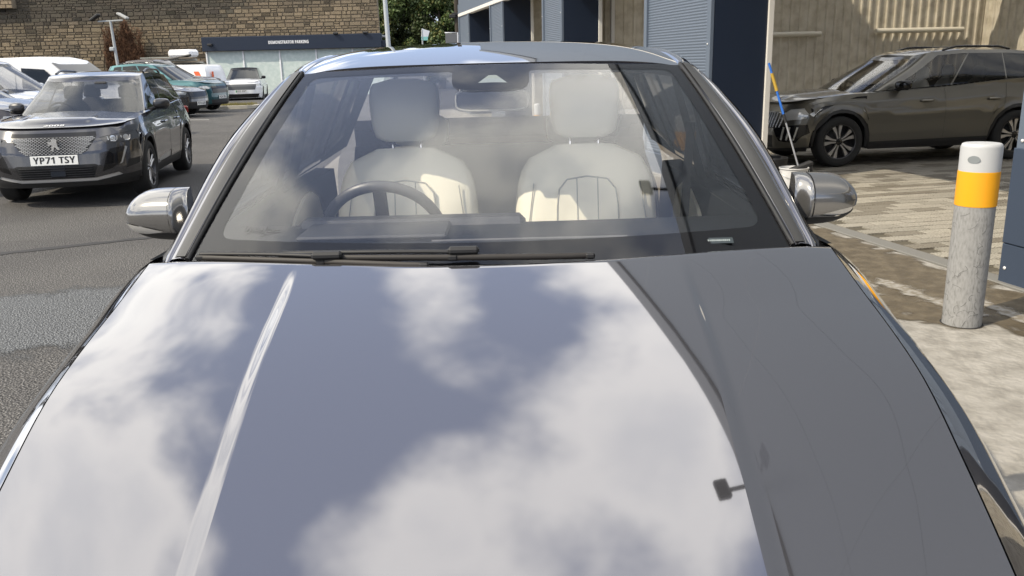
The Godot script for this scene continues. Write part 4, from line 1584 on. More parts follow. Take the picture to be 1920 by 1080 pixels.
# ---------------------------------------------------------------- far end of the car park
func far_setting() -> void:
	stone_wall()
	shelter()
	var paint := mat("line_white", Color(0.55, 0.55, 0.53), 0.8)
	for e in [[-9.2, -26.6, -11.9, -26.2], [-9.25, -23.9, -11.2, -23.5], [-10.6, -29.4, -12.0, -29.2]]:
		var s := Shape.new()
		var a := Vector3(e[0], 0, e[1])
		var b := Vector3(e[2], 0, e[3])
		var w := (b - a).cross(Vector3.UP).normalized() * 0.05
		s.quad(up(a - w), up(a + w), up(b + w), up(b - w))
		tag(put("bay_line", s.make(), paint), "", "", "", "structure")
	# planted kerb island at the end of the row
	var isl := thing("kerb_island", "pale kerbed island with dry grass at the end of the parked row", "", Vector3(-10.7, rise(-10.7, -33.0), -33.4), 0.0, "", "structure")
	var k := Shape.new()
	var o := PackedVector2Array()
	for i in 20:
		var a := TAU * i / 20.0
		o.append(Vector2(signf(cos(a)) * pow(absf(cos(a)), 0.6) * 1.15, signf(sin(a)) * pow(absf(sin(a)), 0.6) * 0.62))
	k.slab(Vector3.ZERO, o, 0.12, Basis(Vector3.RIGHT, Vector3.FORWARD, Vector3.UP))
	put("kerb", k.make(), mat("kerb_stone", Color(0.40, 0.38, 0.33), 0.85), isl)
	var gr := MultiMesh.new()
	gr.transform_format = MultiMesh.TRANSFORM_3D
	var bl := Shape.new()
	bl.flat(Vector3(-0.006, 0, 0), Vector3(0.006, 0, 0), Vector3(0.02, 0.11, 0.01))
	bl.flat(Vector3(0.0, 0, -0.006), Vector3(0.0, 0, 0.006), Vector3(-0.02, 0.09, 0.02))
	gr.mesh = bl.make()
	gr.instance_count = 900
	for i in 900:
		var q := Vector3(rng.randf_range(-0.95, 0.95), 0.12, rng.randf_range(-0.45, 0.45))
		gr.set_instance_transform(i, Transform3D(Basis(Vector3.UP, rng.randf() * TAU).scaled(Vector3.ONE * rng.randf_range(0.6, 1.3)), q))
	var go := MultiMeshInstance3D.new()
	go.name = "dry_grass"
	go.multimesh = gr
	go.material_override = mat("dry_grass", Color(0.16, 0.14, 0.045), 0.9)
	isl.add_child(go)
	tag(go, "", "", "", "stuff")
	# lamp post with two floodlights before the wall
	var lp := thing("lamp_post", "thin grey lamp post with two floodlights before the stone wall", "lamp post", Vector3(-20.3, 0.16, -46.0), 0.0)
	lp.rotation.z = 0.03
	var s := Shape.new()
	s.tube([Vector3.ZERO, Vector3(0, 2.5, 0), Vector3(0, 4.0, 0)], [0.085, 0.075, 0.06], 10)
	put("post", s.make(), mat("galvanised", Color(0.36, 0.38, 0.39), 0.6, 0.1), lp)
	var arm := Shape.new()
	arm.box(Vector3(0, 4.0, 0), Vector3(1.3, 0.07, 0.07), 0.01)
	arm.box(Vector3(-0.12, 2.6, 0.05), Vector3(0.25, 0.2, 0.2), 0.04)
	put("cross_arm", arm.make(), mat("galvanised", Color.BLACK), lp)
	for x in [-0.72, 0.72]:
		var f := Shape.new()
		f.box(Vector3(x, 4.2, 0.1), Vector3(0.55, 0.12, 0.36), 0.03, Basis(Vector3.BACK, -0.55 * signf(x)))
		put("floodlight", f.make(), mat("black_plastic" if x < 0 else "lamp_pale", Color(0.4, 0.4, 0.38), 0.5), lp)
	climber()
	# tall pale pole near the wall's end
	var pp := thing("pale_pole", "tall pale grey pole standing between the wall's end and the trees", "pole", Vector3(-5.55, 0.0, -42.0))
	var ps := Shape.new()
	ps.tube([Vector3.ZERO, Vector3(0, 9, 0)], [0.12, 0.085], 12)
	put("shaft", ps.make(), mat("pole_pale", Color(0.42, 0.45, 0.47), 0.4, 0.2), pp)
	pp.rotation.z = 0.02
	var pc := Shape.new()
	pc.lathe(Vector3.ZERO, [[0.2, 0.0], [0.2, 0.05], [0.13, 0.09], [0.12, 0.4]], 14)
	put("pole_base", pc.make(), mat("galvanised", Color.BLACK), pp)
	# telegraph pole and small signs beside the building
	var tp := thing("telegraph_pole", "dark timber telegraph pole beside the wash building's far end", "pole", Vector3(-2.72, 0.0, -50.0))
	var ts := Shape.new()
	ts.tube([Vector3.ZERO, Vector3(0, 9.5, 0)], [0.16, 0.12], 12)
	put("shaft", ts.make(), mat("timber_dark", Color(0.035, 0.028, 0.022), 0.9), tp)
	var tb := Shape.new()
	for h in [4.3, 5.9]:
		tb.box(Vector3(0.1, h, 0.15), Vector3(0.75, 0.12, 0.12), 0.01)
		tb.box(Vector3(-0.25, h - 0.12, 0.18), Vector3(0.35, 0.2, 0.2), 0.03)
	put("bracket", tb.make(), mat("black_plastic", Color.BLACK), tp)
	var sg := thing("flag_sign", "small white sign with a teal foot among the trees", "sign", Vector3(-4.35, 0.0, -46.0), 0.35)
	var sp := Shape.new()
	sp.tube([Vector3.ZERO, Vector3(0, 3.35, 0)], 0.04, 8)
	put("post", sp.make(), mat("galvanised", Color.BLACK), sg)
	var sb := Shape.new()
	sb.slab(Vector3(-0.05, 2.75, 0), poly([0, 0.25, 0.36, 0.25, 0.46, 0.52, 0.05, 0.66]), 0.03)
	put("white_panel", sb.make(), mat("van_white", Color(0.74, 0.75, 0.77), 0.4), sg)
	var st := Shape.new()
	st.slab(Vector3(-0.05, 2.75, 0), poly([0, 0.06, 0.32, 0.06, 0.36, 0.25, 0, 0.25]), 0.03)
	put("teal_panel", st.make(), mat("sign_teal", Color(0.25, 0.55, 0.50), 0.5), sg)
	var gb := thing("grey_sign", "small grey framed board on a post beside the telegraph pole", "sign", Vector3(-2.9, 0.0, -47.0))
	var gs := Shape.new()
	gs.box(Vector3(0, 2.85, 0), Vector3(0.62, 0.62, 0.06), 0.02)
	put("board", gs.make(), mat("board_slate", Color(0.10, 0.105, 0.115), 0.6), gb)
	var gt := Shape.new()
	gt.tube([Vector3(0.34, 0, 0), Vector3(0.34, 3.2, 0), Vector3(-0.34, 3.2, 0)], 0.035, 6)
	put("post", gt.make(), mat("van_white", Color.WHITE), gb)
	# trees beyond
	var spec := [[-8.3, -60.0, 10.5, 3.0, "leaning dark green tree just past the end of the stone wall"], [-5.6, -64.0, 12.0, 2.7, "tall full green tree, middle of the clump beyond the wall"], [-4.3, -58.0, 6.2, 1.9, "lower bushy green tree in front of the clump by the telegraph pole"], [-9.9, -70.0, 13.0, 3.2, "tallest green tree, farthest back behind the wall's end"]]
	for k2 in spec.size():
		tree(spec[k2], k2)


func up(p: Vector3) -> Vector3:
	return Vector3(p.x, rise(p.x, p.z) + 0.006, p.z)


func tree(e: Array, sd: int) -> void:
	var r := RandomNumberGenerator.new()
	r.seed = 40 + sd
	var o := thing("broadleaf_tree", e[4], "tree", Vector3(e[0], 0, e[1]), r.randf() * TAU, "trees beyond the wall")
	var h: float = e[2]
	var rad: float = e[3]
	var t := Shape.new()
	t.tube([Vector3.ZERO, Vector3(0.1, h * 0.3, 0), Vector3(-0.1, h * 0.6, 0.1), Vector3(0, h * 0.9, 0)], [0.28, 0.2, 0.12, 0.04], 10)
	for k in 12:
		var y := h * r.randf_range(0.2, 0.75)
		var a := r.randf() * TAU
		var l := rad * r.randf_range(0.5, 0.9)
		t.tube([Vector3(0, y, 0), Vector3(cos(a) * l * 0.5, y + l * 0.35, sin(a) * l * 0.5), Vector3(cos(a) * l, y + l * 0.5, sin(a) * l)], [0.09, 0.05, 0.015], 6)
	put("trunk", t.make(), mat("bark", Color(0.05, 0.042, 0.033), 0.95), o)
	var leaf := Shape.new()
	for k in 9:
		var c := Vector3(r.randf_range(-0.2, 0.2), r.randf_range(-0.16, 0.16), r.randf_range(-0.2, 0.2))
		var b := Basis.from_euler(Vector3(r.randf() * TAU, r.randf() * TAU, r.randf() * TAU))
		leaf.quad(c + b * Vector3(-0.055, 0, 0), c + b * Vector3(0, 0.03, -0.09), c + b * Vector3(0.055, 0.01, 0), c + b * Vector3(0, -0.01, 0.09))
	var mm := MultiMesh.new()
	mm.transform_format = MultiMesh.TRANSFORM_3D
	mm.use_colors = true
	mm.mesh = leaf.make()
	var blobs := []
	for k in 46:
		var y := h * r.randf_range(0.12, 0.97)
		var prof := sin(PI * clampf((y / h - 0.05) / 0.98, 0, 1))
		var a := r.randf() * TAU
		var d := rad * prof * sqrt(r.randf())
		blobs.append([Vector3(cos(a) * d, y, sin(a) * d), rad * r.randf_range(0.18, 0.36), r.randf_range(0.6, 1.25)])
	var n := 9000
	mm.instance_count = n
	for k in n:
		var bl: Array = blobs[r.randi() % blobs.size()]
		var v: Vector3 = Vector3(r.randfn(), r.randfn() * 0.7, r.randfn()).normalized() * bl[1] * pow(r.randf(), 0.45)
		mm.set_instance_transform(k, Transform3D(Basis.from_euler(Vector3(r.randf() * TAU, r.randf() * TAU, 0)).scaled(Vector3.ONE * r.randf_range(0.7, 1.4)), bl[0] + v))
		var g: float = bl[2] * r.randf_range(0.75, 1.25)
		mm.set_instance_color(k, Color(0.055 * g, 0.085 * g, 0.022 * g) if r.randf() < 0.85 else Color(0.10 * g, 0.10 * g, 0.025 * g))
	var c := MultiMeshInstance3D.new()
	c.name = "crown"
	c.multimesh = mm
	var lm := mat("leaf", Color.WHITE, 0.6)
	lm.vertex_color_use_as_albedo = true
	lm.backlight_enabled = true
	lm.backlight = Color(0.25, 0.3, 0.1)
	c.material_override = lm
	o.add_child(c)
	tag(c, "", "", "", "stuff")


func climber() -> void:
	var o := thing("withered_climber", "withered red brown climbing plant on the stone wall behind the lamp post", "plant", Vector3(-22.2, 0.16, -51.4))
	var r := RandomNumberGenerator.new()
	r.seed = 77
	var st := Shape.new()
	for k in 26:
		var x := r.randf_range(-0.7, 0.7)
		var top := r.randf_range(2.2, 4.2)
		st.tube([Vector3(x * 0.6, 0, 0.05), Vector3(x, top * 0.5, r.randf_range(0.0, 0.2)), Vector3(x * 1.45 + r.randf_range(-0.1, 0.1), top, r.randf_range(0.0, 0.15))], [0.03, 0.02, 0.008], 5)
	put("stem", st.make(), mat("stem_brown", Color(0.07, 0.035, 0.02), 0.9), o)
	var tw := Shape.new()
	for k in 5:
		var a := Vector3(r.randf_range(-0.05, 0.05), r.randf_range(-0.1, 0.1), r.randf_range(-0.05, 0.05))
		tw.quad(a, a + Vector3(0.012, 0.005, 0.0), a + Vector3(r.randf_range(-0.05, 0.05), 0.16, r.randf_range(-0.02, 0.05)), a + Vector3(-0.01, 0.08, 0.02))
	var mm := MultiMesh.new()
	mm.transform_format = MultiMesh.TRANSFORM_3D
	mm.use_colors = true
	mm.mesh = tw.make()
	var n := 9000
	mm.instance_count = n
	for k in n:
		var y := pow(r.randf(), 0.9) * 4.2
		var w := lerpf(0.80, 1.10, clampf(y / 3.0, 0, 1))
		var x := clampf(r.randfn() * 0.6, -1.05 + 0.25 * r.randf(), 1.05 - 0.25 * r.randf()) * w
		if y > 2.0 + 2.2 * absf(sin(x * 3.1 + 0.7) * cos(x * 1.3)) + 0.5 * r.randf():
			y *= r.randf()
		if y > 3.2 and r.randf() < (y - 3.2) * 0.75:
			y = r.randf() * 3.2
		mm.set_instance_transform(k, Transform3D(Basis.from_euler(Vector3(r.randf_range(-0.6, 0.6), r.randf() * TAU, r.randf_range(-0.8, 0.8))), Vector3(x, y, r.randf() * 0.28)))
		var g := r.randf_range(0.5, 1.5)
		mm.set_instance_color(k, Color(0.105 * g, 0.052 * g, 0.026 * g))
	var c := MultiMeshInstance3D.new()
	c.name = "dead_leaves"
	c.multimesh = mm
	var lm := mat("dead_leaf", Color.WHITE, 0.9)
	lm.vertex_color_use_as_albedo = true
	c.material_override = lm
	o.add_child(c)
	tag(c, "", "", "", "stuff")


func stone_wall() -> void:
	var at := Vector3(0, 0, -52.0)
	var root := thing("stone_wall", "tall weathered brown stone wall across the far end of the car park", "wall", at, 0.0)
	var core := Shape.new()
	core.box(Vector3(-21.5, 3.0, -0.45), Vector3(28.0, 6.02, 0.8))
	put("mortar_core", core.make(), mat("mortar", Color(0.20, 0.165, 0.12), 0.95), root)
	var f := FastNoiseLite.new()
	f.seed = 31
	f.frequency = 0.22
	f.fractal_octaves = 3
	var rest := Shape.new()
	var cols := PackedColorArray()
	var many := []
	var y := 0.9
	while y < 6.02:
		var ch := rng.randf_range(0.125, 0.25)
		if y + ch > 5.8:
			ch = 0.26
		var x := -35.0
		var end := -7.15 - (6.0 - y) * -0.05 - 0.35
		while x < end:
			var w := rng.randf_range(0.18, 0.68)
			if x + w > end:
				w = end - x
			if w > 0.08:
				if ch > 0.19 and w < 0.42 and rng.randf() < 0.22:
					many.append([x + w * 0.5, y + ch * 0.26, w - 0.022, ch * 0.5 - 0.02])
					many.append([x + w * 0.5, y + ch * 0.76, w - 0.022, ch * 0.46 - 0.02])
				else:
					many.append([x + w * 0.5, y + ch * 0.5 + rng.randf_range(-0.008, 0.008), w - rng.randf_range(0.014, 0.045), ch - rng.randf_range(0.012, 0.04)])
			x += w
		y += ch
	# the 300 nearest the camera's line of sight stand as stones of their own
	var order := range(many.size())
	order.sort_custom(func(a, b): return many[a][2] * many[a][3] * (1.0 if many[a][0] > -33.0 and many[a][1] > 1.6 and many[a][1] < 5.9 else 0.0) > many[b][2] * many[b][3] * (1.0 if many[b][0] > -33.0 and many[b][1] > 1.6 and many[b][1] < 5.9 else 0.0))
	var single := {}
	for k in 300:
		single[order[k]] = true
	for k in many.size():
		var m: Array = many[k]
		var dark := smoothstep(0.0, 0.5, f.get_noise_2d(m[0] * 1.4, m[1] * 2.2) + 0.15)
		var old := smoothstep(3.9, 4.8, m[1]) if m[0] < -17.5 + rng.randf() * 3.0 else smoothstep(4.7, 5.6, m[1]) * 0.7
		var low := 1.0 - smoothstep(-34.0, -29.0, m[0])
		var c := Color(0.265, 0.215, 0.148).lerp(Color(0.185, 0.155, 0.112), dark).lerp(Color(0.085, 0.077, 0.064), clampf(old * 0.85 + low * 0.35, 0, 0.9))
		var right := smoothstep(-22.0, -12.0, m[0])
		c = c.lerp(Color(0.25, 0.20, 0.142), right * 0.5 * (1.0 - old))
		c *= rng.randf_range(0.78, 1.2)
		if rng.randf() < 0.06:
			c *= 0.5
		var s := Shape.new()
		var deep := rng.randf_range(0.012, 0.045)
		stone(s, Vector3(m[0], m[1], -0.05), Vector3(m[2], m[3], 0.1 + deep))
		var cc := PackedColorArray()
		cc.resize(s.v.size())
		cc.fill(c)
		if single.has(k):
			put("stone_block", coloured(s, cc), mats["wall_stone"], root)
		else:
			var b := rest.v.size()
			rest.v.append_array(s.v)
			rest.n.append_array(s.n)
			cols.append_array(cc)
			for i in s.ix:
				rest.ix.append(i + b)
	tag(put_coloured("small_stones", rest, cols, mats["wall_stone"], root), "", "", "", "stuff")
	# what stands above and behind the wall's left end
	var hs := thing("cream_house", "cream rendered house just showing its windows over the stone wall", "house", Vector3(-23.0, 0, -57.0))
	var hb := Shape.new()
	hb.box(Vector3(0, 4.6, -2.0), Vector3(13.0, 9.2, 4.0))
	put("wall", hb.make(), mat("render_cream", Color(0.50, 0.45, 0.36), 0.9), hs)
	for x in [-4.6, -2.5, 1.2, 4.4]:
		var fr := Shape.new()
		fr.box(Vector3(x, 6.95, 0.02), Vector3(1.5, 1.3, 0.08), 0.01)
		var wo := put("window", fr.make(), mat("van_white", Color.WHITE), hs)
		for dx in [-0.36, 0.36]:
			var pn := Shape.new()
			pn.box(Vector3(x + dx, 6.95, 0.065), Vector3(0.62, 1.1, 0.012))
			put("pane", pn.make(), mat("pane_dark", Color(0.03, 0.035, 0.04), 0.1), wo)
	var rf := Shape.new()
	rf.slab(Vector3(-6.8, 9.2, 0.4), poly([0, 0, 4.8, 0, 2.4, 1.8]), 13.6, Basis(Vector3.FORWARD, Vector3.UP, Vector3.RIGHT))
	put("roof", rf.make(), mat("slate", Color(0.06, 0.06, 0.065), 0.8), hs)
	var tw := thing("pale_stone_building", "paler stone building rising above the wall's left end", "building", Vector3(-32.6, 0, -51.6))
	var cr := Shape.new()
	cr.box(Vector3(0, 6.4, -1.0), Vector3(8.4, 2.2, 2.0))
	put("wall_core", cr.make(), mat("mortar", Color.WHITE), tw)
	var hs2 := Shape.new()
	var c2 := PackedColorArray()
	var yy := 5.3
	while yy < 7.4:
		var x := -4.2
		while x < 4.2:
			var w := minf(rng.randf_range(0.3, 0.65), 4.2 - x)
			if w > 0.06:
				var b := hs2.v.size()
				stone(hs2, Vector3(x + w * 0.5, yy + 0.1, 0.0), Vector3(w - 0.02, 0.185, 0.12))
				var g := rng.randf_range(0.8, 1.15)
				for i in hs2.v.size() - b:
					c2.append(Color(0.42 * g, 0.335 * g, 0.235 * g))
			x += w
		yy += 0.205
	tag(put_coloured("pale_stones", hs2, c2, mats["wall_stone"], tw), "", "", "", "stuff")


func stone(s: Shape, at: Vector3, size: Vector3) -> void:
	var h := size * 0.5
	var j := 0.014
	var f := []
	for c in [[-1, -1], [1, -1], [1, 1], [-1, 1]]:
		f.append(at + Vector3(c[0] * (h.x - 0.018) + rng.randf_range(-j, j), c[1] * (h.y - 0.015) + rng.randf_range(-j, j) * 0.7, h.z + rng.randf_range(-0.008, 0.008)))
	var b := []
	for c in [[-1, -1], [1, -1], [1, 1], [-1, 1]]:
		b.append(at + Vector3(c[0] * h.x, c[1] * h.y, -h.z + 0.05))
	s.quad(f[1], f[0], f[3], f[2])
	for k in 4:
		s.quad(f[k], f[(k + 1) % 4], b[(k + 1) % 4], b[k])


func shelter() -> void:
	var navy := mat("navy_panel", Color.BLACK)
	var root := thing("demonstrator_shelter", "navy fascia glazed parking shelter lettered DEMONSTRATOR PARKING before the stone wall", "shelter", Vector3(-11.8, 0.0, -48.0), 0.0)
	var fa := Shape.new()
	fa.box(Vector3(0.15, 2.93, -0.2), Vector3(9.75, 0.74, 0.5), 0.02)
	fa.box(Vector3(5.1, 2.75, -0.3), Vector3(0.5, 0.35, 0.4), 0.02)
	put("fascia", fa.make(), navy, root)
	var roof := Shape.new()
	roof.box(Vector3(0.15, 3.2, -1.9), Vector3(9.6, 0.1, 3.0), 0.01)
	put("roof", roof.make(), mat("galvanised", Color.BLACK), root)
	var t := label_mesh("DEMONSTRATOR PARKING", 0.25, 0.02, true)
	var to := put("lettering", t, mat("letter_white", Color(0.75, 0.76, 0.78), 0.5), root, Vector3(0.0, 2.95, 0.062))
	to.scale = Vector3(2.18 / maxf(t.get_aabb().size.x, 0.01), 0.17 / maxf(t.get_aabb().size.y, 0.01), 1)
	var frosted := mat("frosted_glass", Color.WHITE, 0.35)
	triplanar(frosted, noise_tex("frost_c", 0.02, 5, [[0.2, Color(0.44, 0.52, 0.50)], [0.55, Color(0.49, 0.56, 0.54)], [0.8, Color(0.54, 0.60, 0.58)]], 512, 33), 0.35)
	for k in 5:
		var p := Shape.new()
		p.box(Vector3(-3.62 + k * 2.0, 1.28, -0.30), Vector3(1.9, 2.54, 0.03), 0.004)
		put("glass_panel", p.make(), frosted, root)
		var q := Shape.new()
		q.box(Vector3(-4.62 + k * 2.0, 1.28, -0.27), Vector3(0.085, 2.54, 0.09), 0.01)
		put("post", q.make(), mat("van_white", Color.WHITE), root)
	for x in [-4.25, 2.6, 4.2]:
		var l := Shape.new()
		l.box(Vector3(x, 2.9 if x < 0 else 3.34, 0.14), Vector3(0.26, 0.12, 0.2), 0.03)
		put("spotlight", l.make(), mat("black_plastic", Color.BLACK), root)


# ---------------------------------------------------------------- parked cars: a body shell split along its shut lines
func rise(x: float, z: float) -> float:
	return clampf((-x - 4.0) * 0.02, 0.0, 0.16) * smoothstep(-8.0, -11.0, z)


class CarForm:
	var length := 4.30
	var half := 0.885
	var nose_len := 0.72
	var tail_len := 0.42
	var wheel_r := 0.345
	var axle_f := 0.87      # behind the nose
	var axle_r := 3.475
	var nose_z: Array = [[0.15, -0.10], [0.30, -0.03], [0.45, 0.0], [0.62, -0.01], [0.78, -0.05], [0.90, -0.13], [1.0, -0.24]]
	var tail_z: Array = [[0.15, 0.12], [0.35, 0.02], [0.55, 0.0], [0.8, 0.04], [1.0, 0.16], [1.2, 0.26]]
	var width: Array = [[0.15, 0.90], [0.30, 0.965], [0.45, 0.985], [0.62, 0.99], [0.74, 1.0], [0.80, 0.985], [0.92, 0.965], [1.02, 0.925], [1.12, 0.89]]
	var top: Array = [[0.0, 0.83], [0.12, 0.875], [0.4, 0.925], [1.0, 0.985], [1.35, 1.00], [2.5, 1.03], [3.5, 1.08], [4.3, 1.10]]   # height of the shoulder against distance behind the nose
	var sill := 0.235
	var cowl := 1.12        # behind the nose
	var header := 1.95
	var roof_tail := 3.95
	var belt_tail := 4.20
	var roof: Array = [[1.9, 1.455], [2.3, 1.515], [2.8, 1.53], [3.4, 1.515], [4.0, 1.465]]
	var roof_half := 0.60
	var hood_crease := 0.012
	var hood_crown := 0.055

	func zn() -> float:
		return length * 0.5

	func pick(rows: Array, x: float) -> float:
		if x <= rows[0][0]:
			return rows[0][1]
		for k in range(1, rows.size()):
			if x <= rows[k][0]:
				var t: float = (x - rows[k - 1][0]) / (rows[k][0] - rows[k - 1][0])
				return lerpf(rows[k - 1][1], rows[k][1], t)
		return rows[-1][1]

	func plan(u: float, w: float, z0: float, z1: float, l0: float, l1: float, e: float) -> Vector2:
		var au := absf(u)
		var p: Vector2
		if au < 0.25:
			var a := au / 0.25 * PI * 0.5
			p = Vector2(w * pow(sin(a), e), z0 - l0 + l0 * pow(cos(a), e))
		elif au <= 0.75:
			p = Vector2(w, lerpf(z0 - l0, z1 + l1, (au - 0.25) / 0.5))
		else:
			var a := (1.0 - minf(au, 1.0)) / 0.25 * PI * 0.5
			p = Vector2(w * pow(sin(a), e), z1 + l1 - l1 * pow(cos(a), e))
		p.x *= signf(u) if u != 0.0 else 1.0
		return p

	func low(z: float) -> float:
		var y := sill
		for ax in [axle_f, axle_r]:
			var d := absf(zn() - z - ax)
			var r := wheel_r + 0.045
			if d < r:
				y = maxf(y, wheel_r + 0.01 + sqrt(r * r - d * d))
		return y

	func high(z: float) -> float:
		return pick(top, zn() - z)

	func shell(u: float, v: float) -> Vector3:   # v 0 bottom .. 1 shoulder
		var y := 0.6
		var p := Vector2.ZERO
		for it in 2:
			p = plan(u, half * pick(width, y), zn() + pick(nose_z, y), -length * 0.5 + pick(tail_z, y), nose_len, tail_len, 0.62)
			y = lerpf(low(p.y), high(p.y), v)
		p = plan(u, half * pick(width, y), zn() + pick(nose_z, y), -length * 0.5 + pick(tail_z, y), nose_len, tail_len, 0.62)
		# flared arches
		for ax in [axle_f, axle_r]:
			var d: float = (zn() - p.y - ax) / 0.5
			p.x += signf(p.x) * 0.022 * exp(-d * d * 2.0) * (1.0 - smoothstep(0.7, 0.92, y)) if absf(u) > 0.2 and absf(u) < 0.8 else 0.0
		return Vector3(p.x, y, p.y)

	# (u, v) of a spot given by its height and its distance behind the nose (side) or from the middle (nose)
	func side_uv(back: float, y: float, sg: float) -> Vector2:
		var z := zn() - back
		var z0 := zn() + pick(nose_z, y) - nose_len
		var z1 := -length * 0.5 + pick(tail_z, y) + tail_len
		var u := 0.25 + 0.5 * (z0 - z) / (z0 - z1)
		if u < 0.25:
			u = acos(clampf(pow(clampf((z - z0) / nose_len, 0, 1), 1.0 / 0.62), 0, 1)) / (PI * 0.5) * 0.25
		elif u > 0.75:
			u = 1.0 - acos(clampf(pow(clampf((z1 - z) / tail_len, 0, 1), 1.0 / 0.62), 0, 1)) / (PI * 0.5) * 0.25
		var lo := low(z)
		return Vector2(u * sg, (y - lo) / (high(z) - lo))

	func nose_uv(x: float, y: float) -> Vector2:
		var w := half * pick(width, y)
		var u := asin(pow(clampf(absf(x) / w, 0, 1), 1.0 / 0.62)) / (PI * 0.5) * 0.25
		var z := plan(u, w, zn() + pick(nose_z, y), 0, nose_len, tail_len, 0.62).y
		var lo := low(z)
		return Vector2(u * (signf(x) if x != 0.0 else 1.0), (y - lo) / (high(z) - lo))

	func house(u: float, t: float) -> Vector3:
		var wb := half * pick(width, high(0.0)) - 0.035
		var w := lerpf(wb, roof_half, pow(t, 1.15))
		var p := plan(u, w, zn() - lerpf(cowl, header, t), zn() - lerpf(belt_tail, roof_tail, t), 0.30, 0.24, 0.72)
		var y0 := high(p.y) - 0.035
		var y1 := pick(roof, zn() - p.y)
		return Vector3(p.x, lerpf(y0, y1, t), p.y)

	func hood(a: float, b: float) -> Vector3:
		var ue := 0.155
		var y0 := high(zn())
		var pe := plan(ue, half * pick(width, y0), zn() + pick(nose_z, y0), 0, nose_len, tail_len, 0.62)
		var zc := zn() - cowl - 0.05
		var ze := lerpf(pe.y, zc, b)
		var xe := lerpf(pe.x, half * pick(width, high(ze)), smoothstep(0.0, 0.35, b)) - 0.004
		var x := a * xe
		var uf := asin(pow(clampf(absf(a) * pe.x / (half * pick(width, y0)), 0, 1), 1.0 / 0.62)) / (PI * 0.5) * 0.25
		var zf := plan(uf, half * pick(width, y0), zn() + pick(nose_z, y0), 0, nose_len, tail_len, 0.62).y
		var z := lerpf(zf, zc + 0.10 * (1.0 - a * a), b)
		var y := high(z) + hood_crown * smoothstep(0.0, 0.25, b) * (1.0 - pow(absf(a), 2.2)) * (1.0 - 0.25 * b)
		y += hood_crease * smoothstep(0.05, 0.2, b) * (1.0 - smoothstep(0.42, 0.52, absf(a)))
		return Vector3(x, y - 0.004, z)


func outline(f: CarForm, pts: Array, where: String, sg := 1.0) -> PackedVector2Array:   # straight edges cut fine, so that they follow the shell
	var p := PackedVector2Array()
	var m := pts.size() / 2
	for k in m:
		var a := Vector2(pts[k * 2], pts[k * 2 + 1])
		var b := Vector2(pts[(k * 2 + 2) % pts.size()], pts[(k * 2 + 3) % pts.size()])
		var n := maxi(1, int(a.distance_to(b) / 0.05))
		for i in n:
			var q := a.lerp(b, float(i) / n)
			p.append(f.side_uv(q.x, q.y, sg) if where == "side" else f.nose_uv(q.x * sg, q.y))
	return p


func arch_ring(f: CarForm, ax: float, out: float) -> Array:
	var a := []
	var r := f.wheel_r + 0.045
	for k in 17:
		var g := PI * k / 16.0
		a.append_array([ax - cos(g) * (r + out), f.wheel_r + 0.01 + sin(g) * (r + out) - 0.012])
	a.append_array([ax + r + out, f.sill - 0.05, ax + r - 0.02, f.sill - 0.05])
	a.append_array([ax, f.wheel_r - 0.02])
	a.append_array([ax - r + 0.02, f.sill - 0.05, ax - r - out, f.sill - 0.05])
	return a


